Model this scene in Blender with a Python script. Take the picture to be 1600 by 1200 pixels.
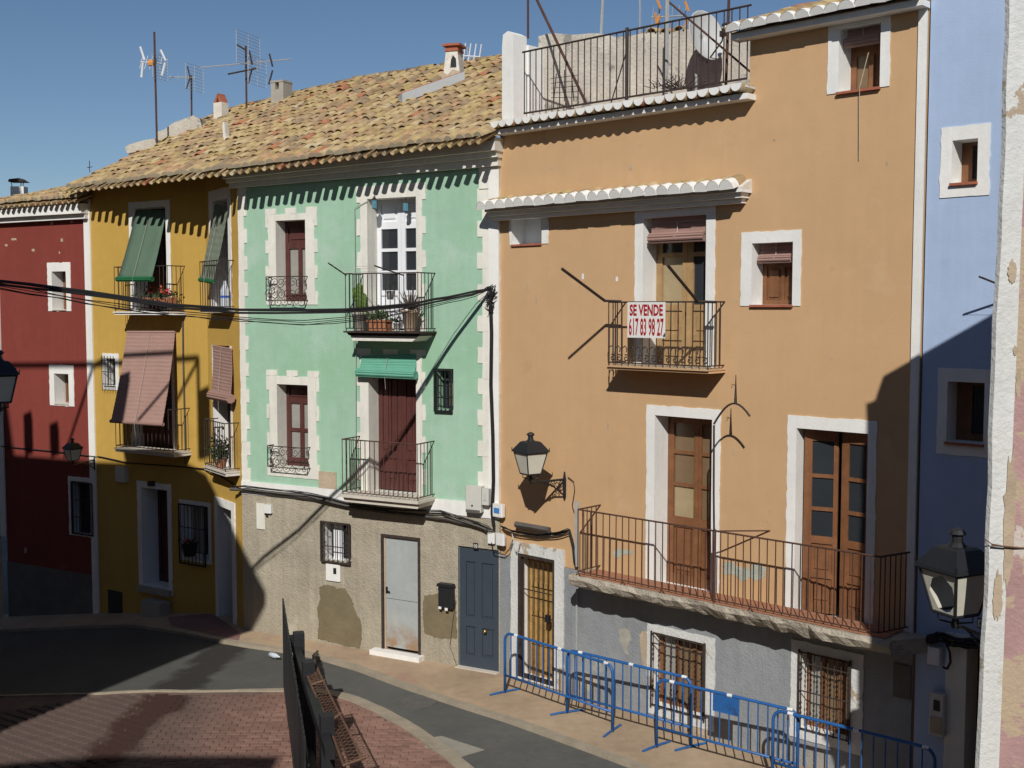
import bpy, math, random
from mathutils import Vector, Matrix
random.seed(7)
PI = math.pi
for o in list(bpy.data.objects): bpy.data.objects.remove(o)
S = bpy.context.scene; COL = S.collection
# ---------------------------------------------------------------- camera, sky, sun, exposure
CZ, FPX, HOR = 5.78, 1800.0, 480.0
PITCH = math.atan((600-HOR)/FPX)
cam = bpy.data.objects.new('camera', bpy.data.cameras.new('camera')); COL.objects.link(cam)
cam.location = (0, 0, CZ); cam.rotation_euler = (PI/2-PITCH, 0, 0)
cam.data.sensor_width = 36; cam.data.lens = 36*FPX/1600; cam.data.clip_end = 2000; cam.data.clip_start = .05
S.camera = cam
SUN_AZ, SUN_EL = math.radians(6.0), math.radians(36.0)
RAY = Vector((math.sin(SUN_AZ)*math.cos(SUN_EL), math.cos(SUN_AZ)*math.cos(SUN_EL), -math.sin(SUN_EL)))
world = bpy.data.worlds.new('World'); S.world = world; world.use_nodes = True
wn = world.node_tree; bg = wn.nodes['Background']
sky = wn.nodes.new('ShaderNodeTexSky'); sky.sky_type = 'NISHITA'; sky.sun_disc = False
sky.sun_elevation = SUN_EL; sky.sun_rotation = math.atan2(-RAY.x, -RAY.y)
sky.air_density = 0.9; sky.dust_density = 0.0; sky.ozone_density = 4.0; sky.altitude = 0
wn.links.new(sky.outputs[0], bg.inputs[0]); bg.inputs[1].default_value = 0.063
sun = bpy.data.objects.new('sun', bpy.data.lights.new('sun', 'SUN')); COL.objects.link(sun)
sun.data.energy = 4.0; sun.data.angle = math.radians(0.5); sun.data.color = (1, .965, .915)
sun.rotation_euler = RAY.to_track_quat('-Z', 'Y').to_euler(); sun.location = (0, -10, 30)
S.view_settings.view_transform = 'Standard'; S.view_settings.look = 'None'
S.view_settings.exposure = 0.0; S.view_settings.gamma = 1
S.render.resolution_x = 1024; S.render.resolution_y = 768

# ---------------------------------------------------------------- materials
def M(name, col, rough=.9, var=.12, scale=2.5, bump=.25, bscale=70, metal=0, stain=None, streak=0, spec=.25, alpha=1, bdist=.01):
    m = bpy.data.materials.new(name); m.use_nodes = True
    nt = m.node_tree; N = nt.nodes; L = nt.links; b = N['Principled BSDF']
    b.inputs['Roughness'].default_value = rough; b.inputs['Metallic'].default_value = metal
    b.inputs['Specular IOR Level'].default_value = spec
    tc = N.new('ShaderNodeTexCoord')
    def noise(sc, det=6, ro=.6, vec=None):
        n = N.new('ShaderNodeTexNoise'); n.inputs['Scale'].default_value = sc; n.inputs['Detail'].default_value = det
        n.inputs['Roughness'].default_value = ro; L.new(vec or tc.outputs['Object'], n.inputs['Vector']); return n.outputs['Fac']
    def rng(f, a, b_, c, d):
        r = N.new('ShaderNodeMapRange'); r.inputs[1].default_value = a; r.inputs[2].default_value = b_
        r.inputs[3].default_value = c; r.inputs[4].default_value = d; L.new(f, r.inputs[0]); return r.outputs[0]
    def mul(a, b_):
        x = N.new('ShaderNodeMath'); x.operation = 'MULTIPLY'; L.new(a, x.inputs[0]); L.new(b_, x.inputs[1]); return x.outputs[0]
    def mix(fac, a, b_):
        x = N.new('ShaderNodeMix'); x.data_type = 'RGBA'
        if hasattr(fac, 'links'): L.new(fac, x.inputs[0])
        else: x.inputs[0].default_value = fac
        for s, i in ((a, 6), (b_, 7)):
            if hasattr(s, 'links'): L.new(s, x.inputs[i])
            else: x.inputs[i].default_value = (*s, 1)
        return x.outputs[2]
    f = mul(rng(noise(scale), .3, .7, 1-var, 1+var), rng(noise(scale*7, 4), .3, .7, 1-var*.5, 1+var*.5))
    if streak:
        mp = N.new('ShaderNodeMapping'); mp.inputs['Scale'].default_value = (7, 7, .35); L.new(tc.outputs['Object'], mp.inputs[0])
        f = mul(f, rng(noise(1.3, 5, .6, mp.outputs[0]), .35, .75, 1+streak*.3, 1-streak))
    c = N.new('ShaderNodeVectorMath'); c.operation = 'SCALE'; c.inputs[0].default_value = col; L.new(f, c.inputs['Scale'])
    c = c.outputs[0]
    for st in (stain or []):
        scol, sc, thr, amt = st[:4]
        fac = mul(rng(noise(sc, 7, .65), thr, thr+(st[4] if len(st) > 4 else .03), 0, 1), rng(noise(sc*5, 3), 0, .3, amt, amt))
        if len(st) > 5:         # stain that climbs from the foot of the object
            sz = N.new('ShaderNodeSeparateXYZ'); L.new(tc.outputs['Object'], sz.inputs[0]); fac = mul(fac, rng(sz.outputs[2], st[5][0], st[5][1], 1, 0))
        c = mix(fac, c, scol)
    L.new(c, b.inputs['Base Color'])
    if bump:
        bp = N.new('ShaderNodeBump'); bp.inputs['Strength'].default_value = bump; bp.inputs['Distance'].default_value = bdist
        a = N.new('ShaderNodeMath'); a.operation = 'ADD'; L.new(noise(bscale, 5), a.inputs[0]); L.new(noise(bscale*.09, 3), a.inputs[1])
        L.new(a.outputs[0], bp.inputs['Height']); L.new(bp.outputs[0], b.inputs['Normal'])
    return m

def tile_material():
    m = M('roof_tile_clay', (.86, .85, .80), .92, .16, 9, .4, 60, stain=[((.42, .40, .34), 1.4, .56, .6, .12), ((.95, .93, .85), 3, .66, .5, .06)])
    nt = m.node_tree; N = nt.nodes; L = nt.links; b = N['Principled BSDF']
    src = b.inputs['Base Color'].links[0].from_socket
    oi = N.new('ShaderNodeObjectInfo'); g = N.new('ShaderNodeNewGeometry')
    ad = N.new('ShaderNodeMath'); ad.operation = 'ADD'; L.new(oi.outputs['Random'], ad.inputs[0]); L.new(g.outputs['Random Per Island'], ad.inputs[1])
    fr = N.new('ShaderNodeMath'); fr.operation = 'FRACT'; L.new(ad.outputs[0], fr.inputs[0])
    r = N.new('ShaderNodeValToRGB'); r.color_ramp.interpolation = 'CONSTANT'
    cols = [(0, (.46, .34, .19)), (.13, (.38, .265, .145)), (.27, (.50, .38, .22)), (.4, (.43, .32, .155)), (.52, (.34, .235, .14)),
            (.63, (.47, .36, .18)), (.74, (.40, .29, .18)), (.83, (.30, .225, .15)), (.89, (.46, .285, .17)), (.945, (.42, .18, .10)), (.975, (.52, .43, .28))]
    r.color_ramp.elements[0].position = 0; r.color_ramp.elements[0].color = (*cols[0][1], 1)
    r.color_ramp.elements[1].position = cols[1][0]; r.color_ramp.elements[1].color = (*cols[1][1], 1)
    for p, c in cols[2:]:
        e = r.color_ramp.elements.new(p); e.color = (*c, 1)
    L.new(fr.outputs[0], r.inputs[0])
    v = N.new('ShaderNodeVectorMath'); v.operation = 'MULTIPLY'; L.new(src, v.inputs[0]); L.new(r.outputs[0], v.inputs[1])
    L.new(v.outputs[0], b.inputs['Base Color']); return m

def paver_material():
    m = M('brick_paver', (1, 1, 1), .9, .2, 1.1, .5, 90, stain=None)
    nt = m.node_tree; N = nt.nodes; L = nt.links; b = N['Principled BSDF']
    src = b.inputs['Base Color'].links[0].from_socket
    oi = N.new('ShaderNodeObjectInfo'); g = N.new('ShaderNodeNewGeometry')
    ad = N.new('ShaderNodeMath'); ad.operation = 'ADD'; L.new(oi.outputs['Random'], ad.inputs[0]); L.new(g.outputs['Random Per Island'], ad.inputs[1])
    fr = N.new('ShaderNodeMath'); fr.operation = 'FRACT'; L.new(ad.outputs[0], fr.inputs[0])
    r = N.new('ShaderNodeValToRGB')
    r.color_ramp.elements[0].color = (.235, .13, .10, 1); r.color_ramp.elements[1].color = (.33, .19, .145, 1)
    L.new(fr.outputs[0], r.inputs[0])
    # the wet trail across the bricks and the grime on the left, shapes of their own in world space
    pos = g.outputs['Position']
    n = N.new('ShaderNodeTexNoise'); n.inputs['Scale'].default_value = 1.5; n.inputs['Detail'].default_value = 6; L.new(pos, n.inputs[0])
    sx = N.new('ShaderNodeSeparateXYZ'); L.new(pos, sx.inputs[0])
    def mth(op, a, b_):
        x = N.new('ShaderNodeMath'); x.operation = op
        for i, s in enumerate((a, b_)):
            if hasattr(s, 'links'): L.new(s, x.inputs[i])
            else: x.inputs[i].default_value = s
        return x.outputs[0]
    # wet trail along a line from the road to the near plaza
    d = mth('ADD', sx.outputs[0], mth('MULTIPLY', mth('ADD', sx.outputs[1], -17.0), -.054))
    d = mth('ABSOLUTE', mth('ADD', mth('ADD', d, 5.16), mth('MULTIPLY', mth('ADD', n.outputs['Fac'], -.5), .9)), 0)
    mr = N.new('ShaderNodeMapRange'); mr.inputs[1].default_value = .22; mr.inputs[2].default_value = .40; mr.inputs[3].default_value = 1; mr.inputs[4].default_value = 0
    L.new(d, mr.inputs[0])
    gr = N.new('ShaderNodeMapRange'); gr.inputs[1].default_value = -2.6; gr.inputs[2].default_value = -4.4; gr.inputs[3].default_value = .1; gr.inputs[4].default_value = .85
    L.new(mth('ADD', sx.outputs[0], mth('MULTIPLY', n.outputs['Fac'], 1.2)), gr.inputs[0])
    v = N.new('ShaderNodeVectorMath'); v.operation = 'MULTIPLY'; L.new(src, v.inputs[0]); L.new(r.outputs[0], v.inputs[1])
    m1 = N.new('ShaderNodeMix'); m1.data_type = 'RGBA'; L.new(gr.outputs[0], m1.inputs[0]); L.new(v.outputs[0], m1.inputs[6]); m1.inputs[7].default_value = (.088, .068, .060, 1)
    m2 = N.new('ShaderNodeMix'); m2.data_type = 'RGBA'; L.new(mth('MULTIPLY', mr.outputs[0], .9), m2.inputs[0]); L.new(m1.outputs[2], m2.inputs[6]); m2.inputs[7].default_value = (.050, .022, .017, 1)
    L.new(m2.outputs[2], b.inputs['Base Color']); return m

def glass(name, col=(.03, .035, .04), rough=.08):
    m = M(name, col, rough, .1, 2, 0, spec=.5); return m

K = {}
K['orange'] = M('orange_plaster', (.56, .358, .19), .92, .05, .5, .12, 45, streak=.025, stain=[((.48, .30, .155), .6, .58, .4, .2), ((.60, .40, .235), .9, .60, .5, .05), ((.36, .23, .13), 16, .735, .6, .02), ((.47, .29, .15), 2.6, .62, .35, .04)], bdist=.02)
K['green'] = M('green_plaster', (.335, .52, .38), .92, .08, .8, .25, 45, streak=.06, stain=[((.27, .47, .305), .55, .5, .8, .15), ((.41, .545, .45), 1.3, .55, .7, .12)], bdist=.02)
K['yellow'] = M('yellow_plaster', (.515, .325, .075), .92, .06, .7, .2, 45, streak=.04, stain=[((.44, .27, .06), .8, .56, .6, .1), ((.33, .20, .06), 15, .73, .5, .02)], bdist=.02)
K['red'] = M('red_plaster', (.215, .046, .035), .92, .08, .6, .2, 40, streak=.07, stain=[((.40, .16, .13), .9, .66, .4, .1)], bdist=.02)
K['blue'] = M('blue_plaster', (.385, .49, .67), .92, .06, .6, .12, 45, streak=.05, stain=[((.30, .385, .55), .7, .55, .6, .15), ((.45, .52, .66), 3, .66, .5, .05)], bdist=.02)
K['white'] = M('white_paint', (.78, .77, .73), .85, .06, 1.2, .3, 40, streak=.06, stain=[((.62, .58, .50), 1.6, .68, .5, .08)])
K['cream'] = M('cream_paint', (.72, .70, .62), .88, .08, 1.2, .3, 40, streak=.1, stain=[((.58, .54, .45), 1.4, .64, .6, .08)])
K['grey_render'] = M('grey_render', (.40, .355, .27), .95, .14, 1.1, .9, 38, streak=.15, stain=[((.27, .23, .17), 2.2, .42, .55, .2, (-.1, .55)), ((.30, .265, .20), .8, .56, .7, .12), ((.52, .47, .38), 1.5, .6, .6, .08)], bdist=.025)
K['cement'] = M('fresh_cement', (.185, .15, .09), .95, .12, 3, .8, 50)
K['greyblue'] = M('greyblue_plinth', (.27, .285, .295), .93, .12, 1.0, .6, 35, streak=.1, stain=[((.42, .36, .27), 2.4, .45, .7, .1, (-.1, .45)), ((.47, .43, .33), .9, .62, .8, .05), ((.22, .23, .24), .7, .6, .6, .15)], bdist=.02)
K['plinthpale'] = M('worn_pale_plinth', (.36, .345, .29), .93, .15, 6, .5, 50)
K['dark_plinth'] = M('dark_plinth', (.15, .14, .13), .93, .15, 2, .5, 40)
K['peel'] = M('peeling_white', (.63, .635, .61), .9, .06, 2, .45, 25, streak=.08, stain=[((.42, .34, .25), 1.15, .60, 1, .01), ((.5, .46, .38), 3.0, .66, .7, .02)], bdist=.03)
K['pink'] = M('pink_plaster', (.42, .26, .25), .92, .12, 2, .4, 30, stain=[((.46, .36, .25), .8, .5, 1, .02), ((.6, .55, .5), 2.2, .62, .8, .02)], bdist=.03)
K['bare'] = M('bare_plaster', (.44, .35, .25), .94, .15, 3, .7, 35)
K['bare_wall'] = M('weathered_terrace_wall', (.50, .46, .39), .94, .14, 2, .7, 25, streak=.15, stain=[((.22, .21, .19), 2.6, .58, .85, .05), ((.62, .58, .5), 1.4, .6, .6, .05)], bdist=.03)
K['concrete'] = M('balcony_concrete', (.44, .39, .31), .95, .2, 3, 1, 25, stain=[((.25, .22, .18), 2.2, .56, .7, .08)], bdist=.03)
K['stone'] = M('pale_slab', (.58, .53, .45), .9, .1, 3, .4, 50)
K['redtile'] = M('balcony_floor_tile', (.36, .17, .10), .8, .15, 5, .3, 40)
K['wood'] = M('brown_wood', (.20, .085, .035), .6, .2, 6, .25, 30, streak=.25, spec=.4)
K['darkwood'] = M('dark_brown_wood', (.10, .04, .025), .6, .2, 6, .25, 30, streak=.2)
K['redwood'] = M('dark_red_wood', (.095, .032, .027), .5, .15, 6, .2, 30, streak=.2, spec=.4)
K['paleoak'] = M('pale_oak_wood', (.40, .255, .12), .6, .15, 6, .2, 30, streak=.25)
K['bamboo'] = M('yellow_cane_wood', (.42, .255, .085), .7, .25, 9, .3, 20, streak=.35)
K['whitewood'] = M('white_painted_wood', (.75, .76, .78), .5, .03, 3, .1, 30, spec=.4)
K['iron'] = M('rusty_iron', (.045, .032, .027), .75, .3, 12, .2, 60, spec=.3)
K['brownbar'] = M('red_brown_iron', (.085, .042, .03), .7, .25, 9, .2, 60)
K['black'] = M('black_paint', (.015, .016, .018), .5, .1, 4, .1, 40, spec=.45)
K['fence'] = M('dark_fence_paint', (.018, .018, .02), .55, .2, 5, .15, 40, spec=.4)
K['mesh'] = M('rusty_mesh', (.15, .085, .055), .8, .3, 14, .3, 60)
K['barrier'] = M('barrier_blue_paint', (.02, .105, .31), .45, .18, 4, .15, 30, spec=.45, stain=[((.03, .06, .16), 5, .60, .8, .04), ((.16, .15, .15), 14, .66, .8, .03), ((.10, .05, .03), 9, .70, .8, .02)])
K['tape'] = M('white_tape', (.72, .73, .72), .6, .1, 6, 0)
K['pvc'] = M('pale_grey_plastic', (.55, .54, .49), .6, .06, 3, .05, 30)
K['pvcwhite'] = M('white_plastic', (.72, .72, .70), .55, .05, 3, .05, 30)
K['cable'] = M('black_cable', (.022, .021, .022), .7, .15, 6, .1, 40)
K['conduit'] = M('dark_conduit', (.10, .09, .08), .8, .2, 6, .4, 40)
K['pipe'] = M('grey_pipe', (.35, .35, .34), .6, .15, 5, .1, 40)
K['bluedoor'] = M('navy_door_paint', (.042, .056, .075), .5, .06, 3, .08, 40, spec=.4)
K['greydoor'] = M('grey_metal_door', (.36, .385, .38), .6, .08, 2, .1, 30, streak=.08, stain=[((.26, .27, .25), 1.2, .6, .5, .1)])
K['rustdoor'] = M('rust_streaked_metal_door', (.36, .385, .38), .65, .08, 2, .1, 30, streak=.08, stain=[((.30, .17, .08), 3.2, .40, .9, .16, (.2, .62)), ((.42, .33, .2), 1.5, .45, .6, .2, (.2, .9))])
K['flake'] = M('pale_undercoat', (.40, .43, .36), .93, .15, 6, .5, 50, stain=[((.5, .36, .2), 5, .55, .8, .05)])
K['rust'] = M('rust_stain', (.33, .20, .10), .85, .2, 5, .2, 40)
K['brass'] = M('brass', (.6, .42, .12), .35, .05, 5, 0, metal=1)
K['greenblind'] = M('green_fabric_blind', (.095, .15, .105), .8, .08, 2, .15, 120)
K['greenbright'] = M('bright_green_roll', (.02, .13, .05), .6, .1, 3, .15, 60)
K['greenold'] = M('faded_green_blind', (.17, .20, .15), .85, .12, 3, .15, 60)
K['tealblind'] = M('teal_slat_blind', (.13, .36, .26), .7, .08, 4, .15, 60)
K['brownblind'] = M('mauve_brown_blind', (.34, .21, .175), .75, .06, 3, .15, 60)
K['panedark'] = glass('dark_pane'); K['panegrey'] = glass('curtained_pane', (.30, .29, .26), .2)
K['panebrown'] = glass('dusty_pane', (.19, .125, .07), .3); K['panetan'] = glass('tan_curtained_pane', (.36, .28, .16), .25)
K['frost'] = M('frosted_lantern_glass', (.62, .60, .50), .3, .06, 5, 0, spec=.5)
K['terracotta'] = M('terracotta', (.36, .15, .075), .85, .12, 6, .2, 40)
K['palepot'] = M('pale_clay_pot', (.46, .33, .23), .85, .1, 6, .2, 40)
K['greypot'] = M('grey_cement_pot', (.36, .33, .28), .9, .12, 6, .3, 40)
K['leaf'] = M('plant_leaf', (.07, .13, .03), .6, .3, 12, 0); K['leafdark'] = M('dark_plant_leaf', (.025, .045, .018), .6, .3, 12, 0)
K['agave'] = M('agave_leaf', (.13, .10, .085), .6, .25, 12, 0); K['cactus'] = M('cactus_skin', (.10, .17, .035), .7, .2, 12, .3, 60)
K['flower'] = M('red_flower', (.62, .02, .03), .6, .2, 20, 0); K['flower2'] = M('coral_flower', (.72, .16, .08), .6, .2, 20, 0)
K['signwhite'] = M('sign_white', (.74, .73, .69), .55, .03, 3, .05, 20); K['signred'] = M('sign_red', (.36, .01, .018), .55, .03, 3, 0)
K['inkblack'] = M('ink_black', (.02, .02, .02), .6, 0, 3, 0); K['stickerblue'] = M('sticker_blue', (.06, .22, .55), .5, .1, 8, 0)
K['noticegreen'] = M('green_notice', (.03, .30, .08), .6, .1, 5, 0)
def wet_asphalt(m):
    nt = m.node_tree; N = nt.nodes; L = nt.links; b = N['Principled BSDF']; src = b.inputs['Base Color'].links[0].from_socket
    g = N.new('ShaderNodeNewGeometry'); sx = N.new('ShaderNodeSeparateXYZ'); L.new(g.outputs['Position'], sx.inputs[0])
    n = N.new('ShaderNodeTexNoise'); n.inputs['Scale'].default_value = 1.7; n.inputs['Detail'].default_value = 6; L.new(g.outputs['Position'], n.inputs[0])
    def mth(op, a, b_):
        x = N.new('ShaderNodeMath'); x.operation = op
        for i, s in enumerate((a, b_)):
            if hasattr(s, 'links'): L.new(s, x.inputs[i])
            else: x.inputs[i].default_value = s
        return x.outputs[0]
    def rg(f, a, b_, c, d):
        r = N.new('ShaderNodeMapRange'); L.new(f, r.inputs[0])
        for i, v in enumerate((a, b_, c, d)): r.inputs[i+1].default_value = v
        return r.outputs[0]
    wob = mth('MULTIPLY', mth('ADD', n.outputs['Fac'], -.5), 1.0)
    d = mth('ABSOLUTE', mth('ADD', mth('ADD', sx.outputs[0], mth('MULTIPLY', mth('ADD', sx.outputs[1], -17.0), -.10)), mth('ADD', wob, 5.12)), 0)
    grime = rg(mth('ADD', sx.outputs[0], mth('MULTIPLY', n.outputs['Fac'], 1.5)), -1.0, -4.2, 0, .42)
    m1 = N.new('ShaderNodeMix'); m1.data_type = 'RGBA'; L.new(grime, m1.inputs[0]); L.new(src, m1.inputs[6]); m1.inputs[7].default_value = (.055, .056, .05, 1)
    m2 = N.new('ShaderNodeMix'); m2.data_type = 'RGBA'; L.new(rg(d, .25, .45, .85, 0), m2.inputs[0]); L.new(m1.outputs[2], m2.inputs[6]); m2.inputs[7].default_value = (.028, .025, .022, 1)
    L.new(m2.outputs[2], b.inputs['Base Color'])
K['tile'] = tile_material(); K['paver'] = paver_material()
K['mortar'] = M('mortar_white', (.66, .62, .54), .9, .15, 6, .6, 40, stain=[((.40, .34, .26), 5, .6, .7, .05)])
K['tilemortar'] = M('eave_mortar', (.40, .34, .24), .95, .2, 8, .5, 40)
K['tilebase'] = M('roof_bed', (.27, .20, .125), .95, .25, 6, .6, 40)
K['asphalt'] = M('asphalt', (.115, .115, .105), .93, .14, .7, .8, 110, stain=[((.19, .18, .155), 6.5, .66, .7, .03), ((.06, .06, .055), 3.1, .67, .6, .04), ((.155, .152, .138), .5, .55, .7, .15), ((.075, .075, .07), 1.0, .66, .6, .06)])
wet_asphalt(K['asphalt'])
K['pavement'] = M('dusty_pavement', (.42, .31, .205), .93, .16, 1.0, .6, 80, stain=[((.25, .19, .14), 3.5, .64, .55, .05), ((.52, .44, .32), 5, .66, .6, .03), ((.36, .21, .165), .7, .56, .7, .12), ((.47, .37, .25), .5, .58, .7, .15)])
K['redpave'] = M('red_pavement', (.24, .135, .12), .93, .15, 2, .5, 80)
K['kerb'] = M('kerb_stone', (.33, .28, .21), .93, .14, 3, .5, 60)
K['patch'] = M('concrete_patch', (.30, .28, .235), .93, .12, 2, .5, 60)
K['manhole'] = M('iron_cover', (.12, .115, .105), .8, .15, 6, .5, 60)
K['joints'] = M('sandy_joints', (.15, .105, .085), .95, .2, 3, .5, 60)
K['ground'] = M('ground_base', (.16, .14, .12), .95, .15, 1, .5, 60)
K['dish'] = M('dish_grey', (.50, .50, .48), .6, .06, 3, .05, 30); K['zinc'] = M('zinc_sheet', (.47, .48, .47), .55, .08, 3, .15, 30, metal=.3)
K['alu'] = M('aluminium', (.62, .62, .62), .4, .05, 3, 0, metal=.7); K['orangeplastic'] = M('orange_plastic', (.62, .26, .06), .6, .1, 4, 0)
K['brick'] = M('chimney_brick', (.36, .12, .07), .9, .2, 8, .4, 40); K['lanternblue'] = M('teal_lantern', (.10, .24, .30), .5, .1, 6, 0)
K['bottle'] = M('clear_bottle', (.55, .60, .66), .2, .05, 5, 0, spec=.5); K['bottleblue'] = M('blue_band', (.04, .12, .5), .5, .05, 5, 0)

# ---------------------------------------------------------------- mesh helpers
class MB:
    def __init__(s): s.v = []; s.f = []; s.m = []
    def add(s, vs, fs, mi=0):
        n = len(s.v); s.v += [tuple(p) for p in vs]; s.f += [tuple(i+n for i in f) for f in fs]; s.m += [mi]*len(fs); return s
    def quad(s, a, b, c, d, mi=0): return s.add([a, b, c, d], [(0, 1, 2, 3)], mi)
    def box(s, x0, y0, z0, x1, y1, z1, mi=0):
        v = [(x0, y0, z0), (x1, y0, z0), (x1, y1, z0), (x0, y1, z0), (x0, y0, z1), (x1, y0, z1), (x1, y1, z1), (x0, y1, z1)]
        return s.add(v, [(0, 3, 2, 1), (4, 5, 6, 7), (0, 1, 5, 4), (1, 2, 6, 5), (2, 3, 7, 6), (3, 0, 4, 7)], mi)
    def prism(s, poly, y0, y1, mi=0):       # polygon in (x,z) extruded in y
        n = len(poly); v = [(x, y0, z) for x, z in poly]+[(x, y1, z) for x, z in poly]
        return s.add(v, [tuple(range(n)), tuple(range(2*n-1, n-1, -1))]+[((i+1) % n, i, i+n, (i+1) % n+n) for i in range(n)], mi)
    def slab(s, poly, z0, z1, mi=0):        # polygon in (x,y) extruded in z
        n = len(poly); v = [(x, y, z0) for x, y in poly]+[(x, y, z1) for x, y in poly]
        return s.add(v, [tuple(range(n-1, -1, -1)), tuple(range(n, 2*n))]+[(i, (i+1) % n, (i+1) % n+n, i+n) for i in range(n)], mi)
    def tube(s, pts, r, seg=6, cap=True, mi=0):
        pts = [Vector(p) for p in pts]; n = len(pts); rs = r if isinstance(r, (list, tuple)) else [r]*n
        up = None; vs = []
        for i, p in enumerate(pts):
            t = (pts[min(i+1, n-1)]-pts[max(i-1, 0)]).normalized()
            if up is None:
                up = Vector((0, 0, 1)) if abs(t.z) < .9 else Vector((1, 0, 0))
            a = t.cross(up).normalized(); up = a.cross(t).normalized()
            for k in range(seg):
                q = 2*PI*k/seg; vs.append(p+a*math.cos(q)*rs[i]+up*math.sin(q)*rs[i])
        fs = [(i*seg+k, i*seg+(k+1) % seg, (i+1)*seg+(k+1) % seg, (i+1)*seg+k) for i in range(n-1) for k in range(seg)]
        if cap: fs += [tuple(range(seg-1, -1, -1)), tuple((n-1)*seg+k for k in range(seg))]
        return s.add(vs, fs, mi)
    def lathe(s, prof, seg=12, c=(0, 0, 0), mi=0, cap=True):
        vs = []; n = len(prof)
        for r, z in prof:
            for k in range(seg):
                q = 2*PI*k/seg; vs.append((c[0]+r*math.cos(q), c[1]+r*math.sin(q), c[2]+z))
        fs = [(i*seg+k, i*seg+(k+1) % seg, (i+1)*seg+(k+1) % seg, (i+1)*seg+k) for i in range(n-1) for k in range(seg)]
        if cap: fs += [tuple(range(seg-1, -1, -1)), tuple((n-1)*seg+k for k in range(seg))]
        return s.add(vs, fs, mi)
    def mesh(s, name, mats, smooth=False):
        me = bpy.data.meshes.new(name); me.from_pydata(s.v, [], s.f)
        for m in (mats if isinstance(mats, (list, tuple)) else [mats]): me.materials.append(K[m])
        me.polygons.foreach_set('material_index', s.m)
        if smooth: me.polygons.foreach_set('use_smooth', [True]*len(s.f))
        me.update(); return me
    def build(s, name, mats, parent=None, smooth=False, loc=(0, 0, 0), rot=(0, 0, 0)):
        return inst(name, s.mesh(name, mats, smooth), parent, loc, rot)
def inst(name, me, parent=None, loc=(0, 0, 0), rot=(0, 0, 0)):
    o = bpy.data.objects.new(name, me); COL.objects.link(o)
    o.parent = parent; o.location = loc; o.rotation_euler = rot; return o
def tag(o, label=None, cat=None, group=None, kind=None):
    if label: o['label'] = label
    if cat: o['category'] = cat
    if group: o['group'] = group
    if kind: o['kind'] = kind
    return o
def thing(name, label, cat, loc=(0, 0, 0), rz=0, group=None):
    o = bpy.data.objects.new(name, None); COL.objects.link(o); o.location = loc; o.rotation_euler = (0, 0, rz); o.empty_display_size = .1
    return tag(o, label, cat, group)
def box_m(name, mats, x0, y0, z0, x1, y1, z1, parent=None): return MB().box(x0, y0, z0, x1, y1, z1).build(name, mats, parent)

# ---------------------------------------------------------------- photo calibration helpers
def ray(px, py):
    c, s_ = math.cos(PITCH), math.sin(PITCH); a = (px-800)/FPX; b = (600-py)/FPX
    return Vector((a, c+b*s_, -s_+b*c))
def gz(x, y):
    t = max(0.0, -(x+5.0)); return -.18*t*t/(t+.5) if t < 12 else -.18*144/12.5
def gpt(px, py, dz=0):
    d = ray(px, py); z = 0.0
    for _ in range(12):
        t = (z+dz-CZ)/d.z; p = d*t; z = gz(p.x, p.y)
    return Vector((p.x, p.y, z+dz))
class Wall:
    def __init__(s, p0, p1):
        s.o = Vector((p0[0], p0[1], 0)); e = Vector((p1[0]-p0[0], p1[1]-p0[1], 0)); s.L = e.length
        s.x = e.normalized(); s.y = Vector((-s.x.y, s.x.x, 0)); s.a = math.atan2(s.x.y, s.x.x)
    def uv(s, px, py, off=0):
        d = ray(px, py); c = Vector((0, 0, CZ)); t = ((s.o-s.y*off-c).dot(s.y))/d.dot(s.y); p = c+d*t
        return (p-s.o).dot(s.x), p.z
    def u(s, px, py, off=0): return s.uv(px, py, off)[0]
    def v(s, px, py, off=0): return s.uv(px, py, off)[1]
    def rect(s, x0, y0, x1, y1, off=0):     # y given at the middle of the rectangle
        cx, cy = (x0+x1)/2, (y0+y1)/2
        return (s.u(x0, cy, off), s.v(cx, y1, off), s.u(x1, cy, off), s.v(cx, y0, off))
    def p(s, px, py, off=0):
        u, v = s.uv(px, py, off); return (u, -off, v)
    def w(s, u, y, v): return s.o+s.x*u+s.y*y+Vector((0, 0, v))
    def loc(s, P):
        d = Vector(P)-s.o; return Vector((d.dot(s.x), d.dot(s.y), P[2]))
def at(px, py, Y):
    d = ray(px, py); return Vector((0, 0, CZ))+d*(Y/d.y)

G0 = (-4.79, 20.3); O0 = (-.18, 17.8); O1 = (4.68, 13.2); B1 = (4.68+4.86*.55, 13.2-4.6*.55)
Y1 = (-5.72, 21.65); Y0 = (-8.55, 23.45); R0 = (-11.05, 24.85)
WR, WY, WJ, WG, WO, WB = Wall(R0, Y0), Wall(Y0, Y1), Wall(Y1, G0), Wall(G0, O0), Wall(O0, O1), Wall(O1, B1)

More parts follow.
